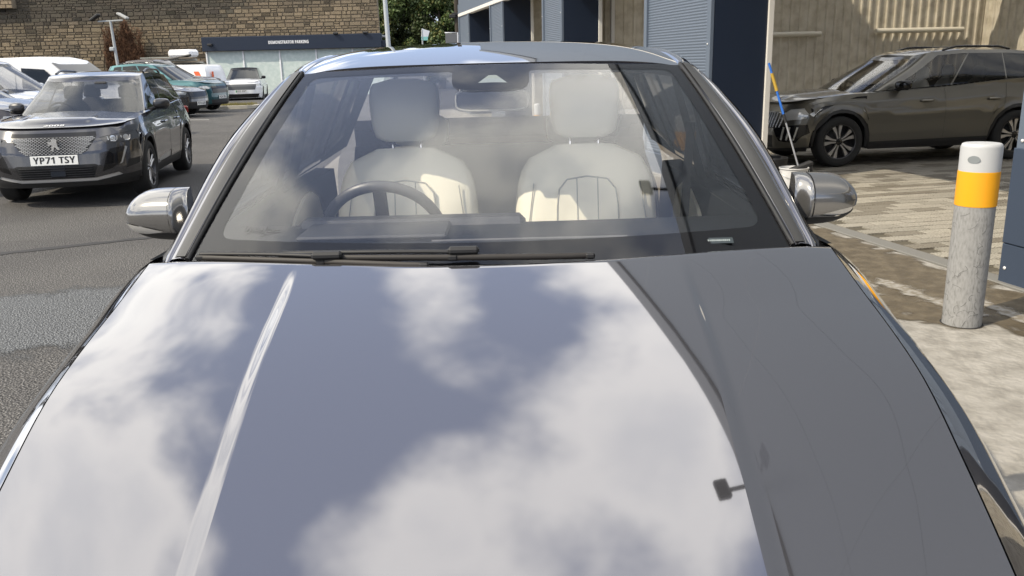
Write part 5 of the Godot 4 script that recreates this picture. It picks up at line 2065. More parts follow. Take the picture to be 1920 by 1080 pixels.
func car(called: String, label: String, category: String, f: CarForm, at: Vector3, yaw: float, paint: Material, look := {}) -> Node3D:
	var root := thing(called, label, category, at, yaw, look.get("group", ""))
	var black := mat("black_plastic", Color(0.012, 0.012, 0.013), 0.55)
	var gloss := mat("gloss_black", Color(0.008, 0.008, 0.009), 0.12)
	var lens := mat("lamp_lens", Color(0.30, 0.31, 0.32), 0.08, 0.4, 0.8)
	var dim: Material = look.get("glass", glass("dark_pane", Color(0.006, 0.008, 0.010), 0.88))
	var us := PackedFloat32Array()
	for k in 121:
		us.append(-1.0 + k / 60.0)
	for s in [-1.0, 1.0]:
		for k in 8:
			us.append(s * 0.03 * pow(k / 8.0, 2.0) + 0.00011 * s)
	us.sort()
	# --- lower shell
	var names := []
	var outs := []
	var looks := []
	var lifts := []
	for d in look.get("nose", []):
		for s in ([1.0] if d.get("once", false) else [1.0, -1.0]):
			names.append(d.name)
			outs.append(outline(f, d.pts, "nose", s))
			looks.append(d.mat)
			lifts.append(d.get("lift", 0.0))
	for s in [1.0, -1.0]:
		if look.get("cladding", true):
			for ax in [f.axle_f, f.axle_r]:
				names.append("arch_trim")
				outs.append(outline(f, arch_ring(f, ax, 0.055), "side", s))
				looks.append(look.get("clad_mat", black))
				lifts.append(0.006)
			names.append("sill_trim")
			outs.append(outline(f, [f.axle_f + f.wheel_r + 0.05, f.sill - 0.05, f.axle_r - f.wheel_r - 0.05, f.sill - 0.05, f.axle_r - f.wheel_r - 0.05, f.sill + 0.13, f.axle_f + f.wheel_r + 0.05, f.sill + 0.11], "side", s))
			looks.append(look.get("clad_mat", black))
			lifts.append(0.004)
		for d in look.get("side", []):
			names.append(d.name)
			outs.append(outline(f, d.pts, "side", s))
			looks.append(d.mat)
			lifts.append(d.get("lift", 0.0))
		var doors: Array = look.get("doors", [1.28, 2.28, 3.10])
		for k in doors.size() - 1:
			var b0: float = doors[k] + 0.004
			var b1: float = doors[k + 1] - 0.004
			var lo := f.sill + 0.135
			var pts := [b0, lo, minf(b1, f.axle_r - 0.47), lo]
			if b1 > f.axle_r - 0.47:
				for g in 6:
					var an := g / 5.0 * 1.1
					pts.append_array([minf(b1, f.axle_r - cos(an) * 0.50), maxf(lo, f.wheel_r + sin(an) * 0.50 + 0.03)])
			pts.append_array([b1, 1.3, b0, 1.3])
			names.append("door")
			outs.append(outline(f, pts, "side", s))
			looks.append(paint)
			lifts.append(0.003)
	var parts := split(f.shell, us, span(0.0, 1.0, 16), outs, true, lifts)
	var body := put("body", parts[0].make(), paint, root)
	for k in names.size():
		if parts[k + 1].v.size() > 2:
			var o := put(names[k], parts[k + 1].make(), looks[k], root)
			if names[k] == "door":
				var c: Vector3 = Vector3.ZERO
				for q in parts[k + 1].v:
					c += q
				c /= parts[k + 1].v.size()
				var uv := f.side_uv(f.zn() - c.z + 0.28, look.get("handle_y", 0.86), signf(c.x))
				var h := Shape.new()
				h.box(f.shell(uv.x, uv.y) + Vector3(signf(c.x) * 0.018, 0, 0), Vector3(0.03, 0.03, 0.19), 0.009)
				put("handle", h.make(), look.get("handle_mat", paint), o)
	var sh := Shape.new()
	# shoulder closing strip
	sh.grid(120, 1, func(u: float, v: float) -> Vector3:
		var p := f.shell(lerpf(-1, 1, u), 1.0)
		return p.lerp(Vector3(p.x * 0.90, p.y + 0.012, p.z * 0.99), v))
	put("shoulder", sh.make(), paint, body)
	var hd := Shape.new()
	hd.grid(56, 26, func(u: float, v: float) -> Vector3: return f.hood(u * 2 - 1, v))
	put("bonnet", hd.make(), paint, root)
	# --- cabin
	var win: Array = look.get("windows", [[0.262, 0.445], [0.458, 0.62], [0.63, 0.72]])
	var wo := [poly([-0.215, 0.05, 0.215, 0.05, 0.205, 0.93, -0.205, 0.93])]
	var wn := ["windscreen"]
	for s in [1.0, -1.0]:
		for w in win:
			var t1: float = look.get("window_top", 0.88)
			wo.append(poly([s * w[0], 0.10, s * w[1], 0.10, s * w[1], t1, s * (w[0] + (0.045 if w == win[0] else 0.0)), t1]))
			wn.append("side_window")
		wo.append(poly([s * 0.80, 0.15, s * 1.001, 0.15, s * 1.001, 0.88, s * 0.80, 0.88]))
		wn.append("rear_window")
	var gp := split(f.house, us, span(0.0, 1.0, 10), wo)
	put("pillars", gp[0].make(), look.get("pillar_mat", paint), root)
	for k in wn.size():
		if gp[k + 1].v.size() > 2:
			put(wn[k], gp[k + 1].make(), look.get("front_glass", dim) if k == 0 or (wn[k] == "side_window" and k % (win.size() + 1) == 1) else dim, root)
	if look.get("seats", false):   # laminated screen: a second face just behind the first
		put("inner_pane", gp[1].make(), glass("clear_glass", Color(0, 0, 0), 0.01), root, Vector3(0, -0.006, -0.004))
	var rf := Shape.new()
	rf.grid(24, 60, func(a: float, b: float) -> Vector3:
		var p := f.house(b, 1.0)
		var x := (a * 2 - 1)
		return Vector3(p.x * x, p.y + 0.035 * (1.0 - pow(absf(x), 2.2)), p.z))
	put("roof", rf.make(), look.get("roof_mat", paint), root)
	# --- under and inside
	var un := Shape.new()
	var zf := f.zn() - f.axle_f
	var zr := f.zn() - f.axle_r
	un.box(Vector3(0, 0.52, (zf + zr) * 0.5), Vector3(f.half * 2 - 0.12, 0.55, zf - zr - f.wheel_r * 2 - 0.12), 0.03)
	un.box(Vector3(0, 0.50, 0), Vector3(f.half * 2 - 0.62, 0.5, f.length - 0.5), 0.03)
	un.box(Vector3(0, 0.80, (zf + zr) * 0.5), Vector3(f.half * 2 - 0.2, 0.16, f.length - 1.3), 0.03)
	put("floor_pan", un.make(), black, root)
	for s in [-1.0, 1.0]:
		for z in [zf, zr]:
			wheel(root, Vector3(s * (f.half - 0.115), f.wheel_r, z), f.wheel_r, 0.225, s, look.get("wheel_style", 0))
	var z_dash := f.zn() - f.cowl
	var ih := f.high(z_dash)
	var ds := Shape.new()
	ds.box(Vector3(0, ih - 0.13, z_dash - 0.36), Vector3(f.half * 2 - 0.3, 0.26, 0.55), 0.06)
	put("dashboard", ds.make(), mat("dark_trim", Color.BLACK), root)
	if look.get("seats", false):
		var cloth: Material = look.get("seat_mat", mat("seat_dark", Color(0.05, 0.05, 0.055), 0.8))
		for x in [-0.36, 0.36]:
			for z in [f.zn() - f.header - 0.22, f.zn() - f.header - 1.15]:
				var hw := func(t: float) -> float:
					return table([[0.0, 0.21], [0.5, 0.25], [0.85, 0.20], [1.0, 0.10]], t)
				var st := put("seat", pillow(hw, 0.62, 0.16, Vector3(x, 0.58, z), 0.25, 10).make(), cloth, root)
				var hb := func(t: float) -> float:
					return table([[0.0, 0.08], [0.1, 0.12], [0.8, 0.12], [1.0, 0.06]], t)
				put("headrest", pillow(hb, 0.19, 0.10, Vector3(x, 1.18, z - 0.15), 0.1, 8).make(), cloth, st)
		var sw := Shape.new()
		var sx: float = -0.36
		sw.grid(28, 8, func(u: float, v: float) -> Vector3:
			var a := u * TAU
			return Vector3(sx, ih - 0.02, z_dash - 0.62) + Basis(Vector3.RIGHT, -1.15) * Vector3(cos(a) * (0.175 + 0.015 * cos(v * TAU)), 0.015 * sin(v * TAU), sin(a) * (0.175 + 0.015 * cos(v * TAU))), true)
		put("steering_wheel", sw.make(), black, root)
	# --- mirrors, roof bars, plate, aerial
	for s in [-1.0, 1.0]:
		var base := f.house(s * 0.30, 0.12)
		var mi := Shape.new()
		mi.grid(20, 12, func(u: float, v: float) -> Vector3:
			var a := u * TAU
			var e := (v - 0.5) * PI
			var ce := pow(maxf(cos(e), 0.0), 0.6)
			var x := signf(cos(a)) * pow(absf(cos(a)), 0.7) * ce
			var y := signf(sin(a)) * pow(absf(sin(a)), 0.7) * ce
			return base + Vector3(s * 0.155 + x * 0.105, 0.055 + y * 0.070, sin(e) * 0.075 + 0.02 - x * s * 0.03), true)
		var mo := put("door_mirror", mi.make(), look.get("mirror_mat", paint), root)
		var ml := Shape.new()
		ml.tube([base + Vector3(-s * 0.02, -0.02, 0.02), base + Vector3(s * 0.08, 0.0, 0.02)], 0.025, 8)
		ml.box(base + Vector3(s * 0.155, 0.0, 0.02), Vector3(0.16, 0.03, 0.10), 0.014)
		put("mirror_base", ml.make(), black, mo)
		if look.get("bars", true):
			var bar := []
			for k in 17:
				var g := k / 16.0
				var p := f.house(s * lerpf(0.32, 0.68, g), 1.0)
				bar.append(p + Vector3(-s * 0.02, 0.012 + 0.035 * minf(1.0, 6.0 * minf(g, 1.0 - g)), 0))
			var bs := Shape.new()
			bs.tube(bar, 0.016, 8)
			put("roof_bar", bs.make(), gloss, root)
	if look.get("fin", false):
		var fn := Shape.new()
		var p := f.house(1.0, 1.0)
		fn.slab(Vector3(-0.012, p.y + 0.015, p.z + 0.45), poly([0.0, 0.0, 0.16, 0.0, 0.05, 0.055, 0.0, 0.05]), 0.024, Basis(Vector3.BACK, Vector3.UP, Vector3.RIGHT))
		put("roof_fin", fn.make(), gloss, root)
	for s in [-1.0, 1.0]:
		var tl := Shape.new()
		tl.box(Vector3(s * f.half * 0.78, 0.92, -f.length * 0.5 + 0.10), Vector3(0.30, 0.12, 0.06), 0.02, Basis(Vector3.UP, -s * 0.35))
		put("tail_lamp", tl.make(), mat("tail_red", Color(0.20, 0.008, 0.008), 0.2), root)
	if look.has("plate"):
		plate(root, f, look.get("plate", ""), look.get("plate_y", 0.50), look.get("plate_pitch", 0.0))
	return root


func plate(root: Node3D, f: CarForm, text: String, y: float, pitch: float) -> void:
	var q := f.nose_uv(0.0001, y)
	var p := f.shell(q.x, q.y) + Vector3(0, 0, 0.012)
	var b := Basis(Vector3.RIGHT, pitch)
	var s := Shape.new()
	s.box(Vector3.ZERO, Vector3(0.52, 0.111, 0.008), 0.002)
	var o := put("number_plate", s.make(), mat("plate_white", Color(0.72, 0.73, 0.72), 0.35), root, p)
	o.basis = b
	if text.begins_with("|"):   # green flash of an electric car
		text = text.substr(1)
		var g := Shape.new()
		g.box(Vector3(-0.237, 0, 0.0045), Vector3(0.04, 0.105, 0.001))
		put("green_flash", g.make(), mat("flash_green", Color(0.02, 0.30, 0.10), 0.4), o)
	var t := label_mesh(text, 0.098, 0.002, true)
	var tm := put("plate_characters", t, mat("ink_black", Color(0.01, 0.01, 0.01), 0.5), o, Vector3(0, 0.002, 0.005))
	tm.scale = Vector3(0.46 / maxf(t.get_aabb().size.x, 0.01), 0.079 / maxf(t.get_aabb().size.y, 0.01), 1)


func parked_cars() -> void:
	var black := mat("black_plastic", Color.BLACK)
	var gloss := mat("gloss_black", Color.BLACK)
	var lens := mat("lamp_lens", Color(0.34, 0.35, 0.36), 0.07, 0.5, 0.8)
	var silver := mat("skid_silver", Color(0.62, 0.62, 0.62), 0.3, 0.6)
	var grey := mat("grey_paint", Color(0.075, 0.075, 0.082), 0.15, 0.75, 1.0)
	var olive := mat("olive_paint", Color(0.135, 0.128, 0.108), 0.3, 0.6, 1.0)
	var clear := glass("clear_glass", Color(0, 0, 0), 0.01)
	var tint := glass("tinted_glass", Color(0.01, 0.012, 0.014), 0.35)
	var cream := mat("seat_cream", Color(0.55, 0.53, 0.46), 0.6)

	# grey crossover with the latticed grille, nose towards us
	var f := CarForm.new()
	f.top = [[0.0, 0.89], [0.12, 0.93], [0.4, 0.97], [1.0, 1.02], [1.35, 1.03], [2.5, 1.05], [3.5, 1.09], [4.3, 1.11]]
	var nose := [
		{"name": "grille_strip", "once": true, "mat": gloss, "pts": [-0.47, 0.825, 0.47, 0.825, 0.46, 0.87, -0.46, 0.87]},
		{"name": "grille", "once": true, "mat": mat("grille_black", Color(0.006, 0.006, 0.007), 0.3), "pts": [-0.3, 0.615, 0.3, 0.615, 0.37, 0.66, 0.46, 0.79, 0.47, 0.824, -0.47, 0.824, -0.46, 0.79, -0.37, 0.66]},
		{"name": "lower_intake", "once": true, "mat": black, "pts": [-0.4, 0.335, 0.4, 0.335, 0.46, 0.48, 0.43, 0.495, -0.43, 0.495, -0.46, 0.48]},
		{"name": "headlight", "mat": mat("lamp_dark", Color(0.05, 0.05, 0.054), 0.06, 0.3, 0.8), "pts": [0.5, 0.8, 0.56, 0.715, 0.72, 0.725, 0.835, 0.75, 0.865, 0.835, 0.84, 0.85, 0.7, 0.835], "lift": 0.004},
		{"name": "vent_panel", "mat": gloss, "pts": [0.5, 0.4, 0.6, 0.43, 0.7, 0.5, 0.745, 0.66, 0.735, 0.685, 0.6, 0.66, 0.56, 0.58]},
		{"name": "day_lamp", "mat": mat("day_lamp_grey", Color(0.42, 0.43, 0.44), 0.15, 0.4, 0.8), "pts": [0.685, 0.47, 0.715, 0.49, 0.775, 0.67, 0.75, 0.685], "lift": 0.006},
		{"name": "fog_recess", "mat": black, "pts": [0.735, 0.42, 0.85, 0.46, 0.855, 0.53, 0.77, 0.52]},
		{"name": "skid_lip", "once": true, "mat": silver, "pts": [-0.7, 0.345, -0.42, 0.285, 0.42, 0.285, 0.7, 0.345, 0.66, 0.38, 0.42, 0.33, -0.42, 0.33, -0.66, 0.38], "lift": 0.012},
		{"name": "lower_valance", "once": true, "mat": black, "pts": [-0.84, 0.12, 0.84, 0.12, 0.84, 0.36, 0.71, 0.345, 0.43, 0.284, -0.43, 0.284, -0.71, 0.345, -0.84, 0.36]},
	]
	var flash := [{"name": "sill_flash", "mat": silver, "pts": [1.42, 0.40, 1.55, 0.345, 2.25, 0.345, 2.30, 0.42, 2.22, 0.455], "lift": 0.012}]
	var a := car("grey_crossover", "dark grey crossover facing us with silver latticed grille and YP71 TSY plate", "car", f, Vector3(-5.72, 0.05, -12.15), 0.18, grey, {
		"nose": nose, "side": flash, "plate": "YP71 TSY", "plate_y": 0.555, "plate_pitch": -0.08, "seats": true, "front_glass": glass("screen_tint", Color(0.01, 0.014, 0.016), 0.45), "glass": tint, "wheel_style": 1, "mirror_mat": mat("mirror_dark", Color(0.03, 0.03, 0.033), 0.3, 0.3, 0.8)})
	lattice(a, f)
	lamps(a, f, 0.70, 0.785)
	lion(a, f, 0.728)
	badge_letters(a, f)
	interior_paper(a, f)

	# olive grey crossover inside the bay, nose to the left
	var r := CarForm.new()
	r.length = 4.46
	r.axle_f = 0.90
	r.axle_r = 3.70
	r.wheel_r = 0.36
	r.half = 0.90
	r.nose_len = 0.70
	r.top = [[0.0, 0.88], [0.12, 0.92], [0.4, 0.97], [1.0, 1.02], [1.4, 1.03], [2.6, 1.09], [3.6, 1.17], [4.6, 1.20]]
	r.roof = [[2.0, 1.50], [2.4, 1.575], [2.9, 1.60], [3.6, 1.585], [4.3, 1.53]]
	r.cowl = 1.14
	r.header = 2.08
	r.roof_tail = 4.12
	r.belt_tail = 4.42
	r.tail_z = [[0.15, 0.12], [0.35, 0.02], [0.55, 0.0], [0.8, 0.02], [1.0, 0.06], [1.25, 0.14]]
	var rn := [
		{"name": "grille", "once": true, "mat": mat("grille_black", Color.BLACK), "pts": [-0.60, 0.56, 0.60, 0.56, 0.56, 0.80, -0.56, 0.80]},
		{"name": "headlight", "mat": mat("lens_bright", Color(0.62, 0.62, 0.60), 0.1, 0.2, 0.8), "pts": [0.60, 0.70, 0.72, 0.675, 0.865, 0.70, 0.875, 0.855, 0.70, 0.835], "lift": 0.006},
		{"name": "lamp_surround", "mat": gloss, "pts": [0.50, 0.60, 0.62, 0.38, 0.80, 0.36, 0.875, 0.50, 0.87, 0.62, 0.70, 0.60]},
		{"name": "lower_intake", "once": true, "mat": black, "pts": [-0.48, 0.28, 0.48, 0.28, 0.52, 0.46, -0.52, 0.46]},
		{"name": "lower_valance", "once": true, "mat": black, "pts": [-0.86, 0.12, 0.86, 0.12, 0.86, 0.30, 0.5, 0.265, -0.5, 0.265, -0.86, 0.30]},
	]
	var rs := [{"name": "lamp_corner", "mat": gloss, "pts": [0.50, 0.80, 0.60, 0.815, 0.78, 0.885, 0.66, 0.885, 0.44, 0.85]},
		{"name": "fuel_flap", "mat": olive, "pts": [3.86, 0.80, 4.10, 0.80, 4.10, 1.0, 3.86, 1.0], "lift": 0.004},
		{"name": "wing_badge", "mat": gloss, "pts": [1.02, 0.955, 1.30, 0.965, 1.30, 0.995, 1.14, 0.985], "lift": 0.004}]
	var rc := car("olive_crossover", "olive grey crossover parked side on in the wash bay, black roof bars", "car", r, bay(3.94, 0.02, 6.86), -PI * 0.5 + 0.155, olive, {
		"nose": rn, "side": rs, "seats": true, "seat_mat": cream, "front_glass": tint, "glass": glass("dark_pane", Color(0.006, 0.008, 0.010), 0.88), "mirror_mat": gloss, "fin": true,
		"doors": [1.34, 2.52, 3.55], "handle_y": 0.90, "handle_mat": olive, "windows": [[0.268, 0.460], [0.466, 0.63], [0.634, 0.765]], "window_top": 0.90})
	slats(rc, r)
	claws(rc, r)

	# white crossover far off, facing us
	var w := CarForm.new()
	w.length = 4.5
	w.half = 0.935
	w.axle_f = 0.95
	w.axle_r = 3.65
	w.wheel_r = 0.36
	w.top = [[0.0, 0.96], [0.12, 1.0], [0.4, 1.05], [1.0, 1.10], [1.35, 1.11], [2.5, 1.12], [3.5, 1.16], [4.5, 1.18]]
	w.nose_z = [[0.15, -0.10], [0.30, -0.02], [0.5, 0.0], [0.8, -0.01], [0.95, -0.06], [1.05, -0.16]]
	w.roof = [[1.9, 1.56], [2.4, 1.63], [2.9, 1.64], [3.5, 1.60], [4.2, 1.50]]
	w.roof_half = 0.62
	var wn := [
		{"name": "grille", "once": true, "mat": mat("grille_grey", Color(0.10, 0.105, 0.11), 0.35), "pts": [-0.62, 0.64, 0.62, 0.64, 0.70, 0.86, 0.66, 0.90, -0.66, 0.90, -0.70, 0.86]},
		{"name": "grille_middle", "once": true, "mat": gloss, "pts": [-0.30, 0.66, 0.30, 0.66, 0.30, 0.84, -0.30, 0.84], "lift": 0.01},
		{"name": "headlight", "mat": lens, "pts": [0.70, 0.80, 0.90, 0.82, 0.91, 0.92, 0.68, 0.90], "lift": 0.004},
		{"name": "lower_intake", "once": true, "mat": gloss, "pts": [-0.72, 0.28, 0.72, 0.28, 0.80, 0.46, -0.80, 0.46]},
		{"name": "lower_lip", "once": true, "mat": mat("white_paint", Color(0.72, 0.73, 0.74), 0.35, 0.0, 1.0), "pts": [-0.80, 0.30, 0.80, 0.30, 0.78, 0.36, -0.78, 0.36], "lift": 0.03},
		{"name": "lower_valance", "once": true, "mat": black, "pts": [-0.9, 0.12, 0.9, 0.12, 0.9, 0.27, -0.9, 0.27]},
	]
	car("white_crossover", "white crossover facing us in front of the glazed shelter", "car", w, Vector3(-12.95, 0.0, -43.2), 0.20, mat("white_paint", Color(0.72, 0.73, 0.74), 0.35, 0.0, 1.0), {
		"nose": wn, "plate": "|VE25 EWY", "plate_y": 0.585, "roof_mat": gloss, "mirror_mat": gloss, "pillar_mat": gloss, "bars": false})

	# row of parked cars, noses to the right
	var teal := mat("teal_paint", Color(0.004, 0.062, 0.078), 0.3, 0.5, 1.0)
	var row_n := [
		{"name": "grille", "once": true, "mat": gloss, "pts": [-0.55, 0.54, 0.55, 0.54, 0.60, 0.78, -0.60, 0.78]},
		{"name": "headlight", "mat": lens, "pts": [0.62, 0.74, 0.68, 0.68, 0.86, 0.70, 0.88, 0.80, 0.72, 0.80], "lift": 0.004},
		{"name": "lower_intake", "once": true, "mat": black, "pts": [-0.6, 0.27, 0.6, 0.27, 0.62, 0.42, -0.62, 0.42]},
		{"name": "lower_valance", "once": true, "mat": black, "pts": [-0.86, 0.12, 0.86, 0.12, 0.86, 0.27, -0.86, 0.27]},
	]
	var t := CarForm.new()
	t.length = 4.5
	t.half = 0.92
	t.axle_r = 3.6
	t.top = w.top
	t.nose_z = w.nose_z
	t.roof = [[1.9, 1.60], [2.4, 1.68], [2.9, 1.70], [3.5, 1.67], [4.2, 1.58]]
	var tn := row_n.duplicate(true)
	for d in tn:
		for k in range(1, d.pts.size(), 2):
			if d.pts[k] > 0.5:
				d.pts[k] += 0.10
	row_car("teal_crossover", "teal crossover with pale windscreen, nose out beyond the grey hatchback", t, Vector3(-10.15, 0, -31.0), teal, tn, {"plate": "YK24 ZRX", "plate_y": 0.50})
	var g := CarForm.new()
	g.top = [[0.0, 0.76], [0.12, 0.80], [0.4, 0.86], [1.0, 0.93], [1.35, 0.95], [2.5, 0.98], [4.3, 1.02]]
	g.roof = [[1.9, 1.38], [2.4, 1.44], [2.9, 1.45], [3.5, 1.43], [4.2, 1.36]]
	row_car("grey_hatchback", "low grey hatchback nose out in front of the teal crossover", g, Vector3(-9.9, 0, -28.1), mat("grey_paint", Color.BLACK), row_n, {"plate": "YF73 LUA", "plate_y": 0.40, "cladding": false, "bars": false})
	var d := CarForm.new()
	d.length = 4.6
	d.half = 0.93
	d.axle_r = 3.7
	d.header = 2.2
	d.roof_tail = 3.7
	d.belt_tail = 4.5
	d.top = [[0.0, 0.98], [0.12, 1.03], [0.4, 1.10], [1.0, 1.16], [2.5, 1.20], [4.6, 1.26]]
	d.nose_z = w.nose_z
	d.roof = [[1.9, 1.76], [2.4, 1.86], [2.9, 1.89], [3.5, 1.85], [4.5, 1.60]]
	row_car("dark_coupe_crossover", "near black sloping roofed crossover behind the teal one", d, Vector3(-11.75, 0, -35.5), mat("dark_paint", Color(0.03, 0.028, 0.034), 0.35, 0.6, 1.0), tn, {"bars": false})
	var s1 := CarForm.new()
	s1.length = 4.4
	s1.top = [[0.0, 0.78], [0.12, 0.83], [0.4, 0.90], [1.0, 0.99], [2.5, 1.05], [4.3, 1.10]]
	s1.roof = [[1.9, 1.54], [2.4, 1.63], [2.9, 1.66], [3.5, 1.62], [4.2, 1.50]]
	row_car("white_roofed_hatchback", "pale roofed hatchback behind the black one, left of the grey crossover", s1, Vector3(-7.95, 0.12, -16.6), mat("pale_silver", Color(0.45, 0.46, 0.48), 0.35, 0.5, 1.0), row_n, {"bars": false, "pillar_mat": gloss, "glass": tint, "seats": true})
	var s2 := CarForm.new()
	s2.top = s1.top
	s2.roof = [[1.9, 1.40], [2.4, 1.47], [2.9, 1.49], [3.5, 1.46], [4.2, 1.38]]
	row_car("black_hatchback", "dark hatchback with sky shining in its windscreen, left edge of the picture", s2, Vector3(-7.15, 0.08, -13.9), mat("dark_paint", Color.BLACK), row_n, {"bars": false, "glass": tint, "seats": true})
	row_car("pale_blue_hatchback", "pale blue car, only its bonnet showing at the left edge", s1, Vector3(-7.05, 0.03, -11.3), mat("pale_blue_paint", Color(0.50, 0.56, 0.66), 0.3, 0.3, 1.0), row_n, {"bars": false})

	var vp := mat("van_white", Color(0.74, 0.75, 0.77), 0.4, 0.0, 0.6)
	van("white_van", "long white panel van parked behind the grey crossover", Vector3(-10.9, 0.12, -20.6), 1.45, vp, 4.9, 1.83, false)
	van("white_orange_van", "white van with an orange flash at the far left", Vector3(-21.3, 0.16, -31.5), 1.45, vp, 5.0, 2.35, true)
	var v3 := van("laden_van", "white van with orange tail stripe carrying boards on its roof", Vector3(-15.8, 0.12, -41.5), -1.75, vp, 4.6, 1.72, true)
	roof_load(Vector3(-15.8, 1.75, -41.5))


func row_car(called: String, label: String, f: CarForm, nose_at: Vector3, paint: Material, nose: Array, extra := {}) -> void:
	var yaw := 1.40
	var fwd := Vector3(sin(yaw), 0, cos(yaw))
	var at := nose_at - fwd * f.length * 0.5
	at.y = nose_at.y + rise(at.x, at.z)
	var look := {"nose": nose}
	look.merge(extra, true)
	car(called, label, "car", f, at, yaw, paint, look)


# ---- front details
func on_nose(f: CarForm, x: float, y: float, lift: float) -> Vector3:
	var q := f.nose_uv(x if absf(x) > 0.0002 else 0.0002, y)
	return f.shell(q.x, q.y) + Vector3(0, 0, lift)


func lattice(root: Node3D, f: CarForm) -> void:
	# rows of small silver dashes, longer towards the sides
	var s := Shape.new()
	var rows := 13
	for j in rows:
		var y := lerpf(0.628, 0.812, float(j) / (rows - 1))
		var wide := table([[0.615, 0.30], [0.66, 0.365], [0.79, 0.455], [0.824, 0.465]], y) - 0.012
		var n := int(wide / 0.021)
		for i in range(-n, n + 1):
			var x := (i + (0.5 if j % 2 else 0.0)) * 0.042 * 0.5 * 2.0
			if absf(x) > wide:
				continue
			var len_ := lerpf(0.022, 0.038, smoothstep(0.05, 0.40, absf(x)))
			var thick := lerpf(0.0042, 0.0085, smoothstep(0.05, 0.45, absf(x)))
			var p0 := on_nose(f, x - len_ * 0.5, y, 0.006)
			var p1 := on_nose(f, x + len_ * 0.5, y, 0.006)
			var dy := Vector3(0, thick * 0.5, 0)
			var o := Vector3(0, 0, 0.005)
			s.quad(p0 - dy + o, p1 - dy + o, p1 + dy + o, p0 + dy + o)
			s.quad(p0 + dy + o, p1 + dy + o, p1 + dy - o * 2, p0 + dy - o * 2)
			s.quad(p0 - dy - o * 2, p1 - dy - o * 2, p1 - dy + o, p0 - dy + o)
	tag(put("grille_lattice", s.make(), mat("lattice_silver", Color(0.55, 0.56, 0.57), 0.3, 0.2), root), "", "", "", "stuff")
	for k in 5:
		var bars := Shape.new()
		var path := []
		for i in 13:
			path.append(on_nose(f, lerpf(-0.41, 0.41, i / 12.0), 0.355 + k * 0.027, 0.010))
		bars.tube(path, 0.006, 5)
		put("intake_bar", bars.make(), mat("gloss_black", Color.BLACK), root)
	var sensor := Shape.new()
	sensor.box(on_nose(f, 0.02, 0.42, 0.008), Vector3(0.17, 0.12, 0.012), 0.006)
	put("radar_panel", sensor.make(), mat("radar_navy", Color(0.01, 0.014, 0.022), 0.2), root)


func lamps(root: Node3D, f: CarForm, _x: float, y: float) -> void:
	for s in [-1.0, 1.0]:
		for x in [0.635, 0.76]:
			var p := on_nose(f, s * x, y, 0.006)
			var n := Vector3(s * 0.4 * (1.4 if x > 0.7 else 0.6), 0.05, 1.0).normalized()
			var t := n.cross(Vector3.UP).normalized() * -1.0
			var ring := Shape.new()
			ring.lathe(p, [[0.001, 0.006], [0.020, 0.012], [0.030, 0.004], [0.034, 0.010]], 16, Basis(n.cross(Vector3.UP).normalized(), n, Vector3.UP))
			ring.tube([p - t * 0.052 * s + Vector3(0, 0.022, 0), p - t * 0.046 * s + Vector3(0, -0.034, 0), p + t * 0.03 * s + Vector3(0, -0.040, 0), p + t * 0.050 * s + Vector3(0, -0.018, 0), p + t * 0.052 * s + Vector3(0, 0.024, 0)], 0.0085, 6)
			put("lamp_reflector", ring.make(), mat("lamp_chrome", Color(0.7, 0.71, 0.72), 0.2, 0.7), root)


func lion(root: Node3D, f: CarForm, y: float) -> void:
	# chrome rampant beast emblem, as cut metal
	var body := poly([0.002, 0.075, 0.022, 0.082, 0.040, 0.072, 0.046, 0.052, 0.040, 0.038, 0.048, 0.024, 0.044, 0.004, 0.056, -0.016, 0.066, -0.030, 0.060, -0.040, 0.040, -0.036, 0.030, -0.018, 0.018, -0.008, 0.006, -0.022, 0.004, -0.044, -0.020, -0.048, -0.026, -0.040, -0.012, -0.030, -0.014, -0.006, -0.004, 0.014, -0.022, 0.014, -0.042, 0.006, -0.048, 0.016, -0.030, 0.030, -0.046, 0.036, -0.052, 0.048, -0.030, 0.050, -0.008, 0.048, -0.012, 0.060])
	var s := Shape.new()
	var sc := PackedVector2Array()
	for p in body:
		sc.append(p * 1.12)
	s.slab(on_nose(f, 0.0, y - 0.012, 0.012), sc, 0.014)
	put("front_emblem", s.make(), mat("emblem_bright", Color(0.80, 0.78, 0.74), 0.2, 0.9), root)


func badge_letters(root: Node3D, f: CarForm) -> void:
	var t := label_mesh("2008", 0.05, 0.004, true)
	var o := put("bonnet_digits", t, mat("emblem_bright", Color(0.80, 0.78, 0.74), 0.2, 0.9), root)
	var p := f.hood(0.0, 0.05)
	var q := f.hood(0.0, 0.09)
	var up := (q - p).normalized()
	o.transform = Transform3D(Basis(Vector3.RIGHT * 2.2, up, Vector3.RIGHT.cross(up).normalized()), p + Vector3(0, 0.006, 0.0))


func interior_paper(root: Node3D, f: CarForm) -> void:
	var s := Shape.new()
	var z := f.zn() - f.cowl - 0.25
	s.box(Vector3(-0.42, f.high(z) + 0.012, z), Vector3(0.34, 0.004, 0.20), 0.0, Basis(Vector3.UP, 0.15))
	put("paper_sheet", s.make(), mat("paper_white", Color(0.75, 0.76, 0.76), 0.8), root)
	var c := Shape.new()
	c.box(f.house(0.02, 0.84) + Vector3(0, -0.01, -0.05), Vector3(0.17, 0.10, 0.05), 0.02)
	put("screen_sensor", c.make(), mat("black_plastic", Color.BLACK), root)


func slats(root: Node3D, f: CarForm) -> void:
	for s in [-1.0, 1.0]:
		for k in 7:
			var x := 0.30 + k * 0.055
			var sl := Shape.new()
			sl.tube([on_nose(f, s * x, 0.575, 0.006), on_nose(f, s * (x + 0.045), 0.785, 0.006)], 0.009, 6)
			put("grille_slat", sl.make(), mat("rim_silver", Color(0.55, 0.55, 0.56), 0.28, 0.9), root)


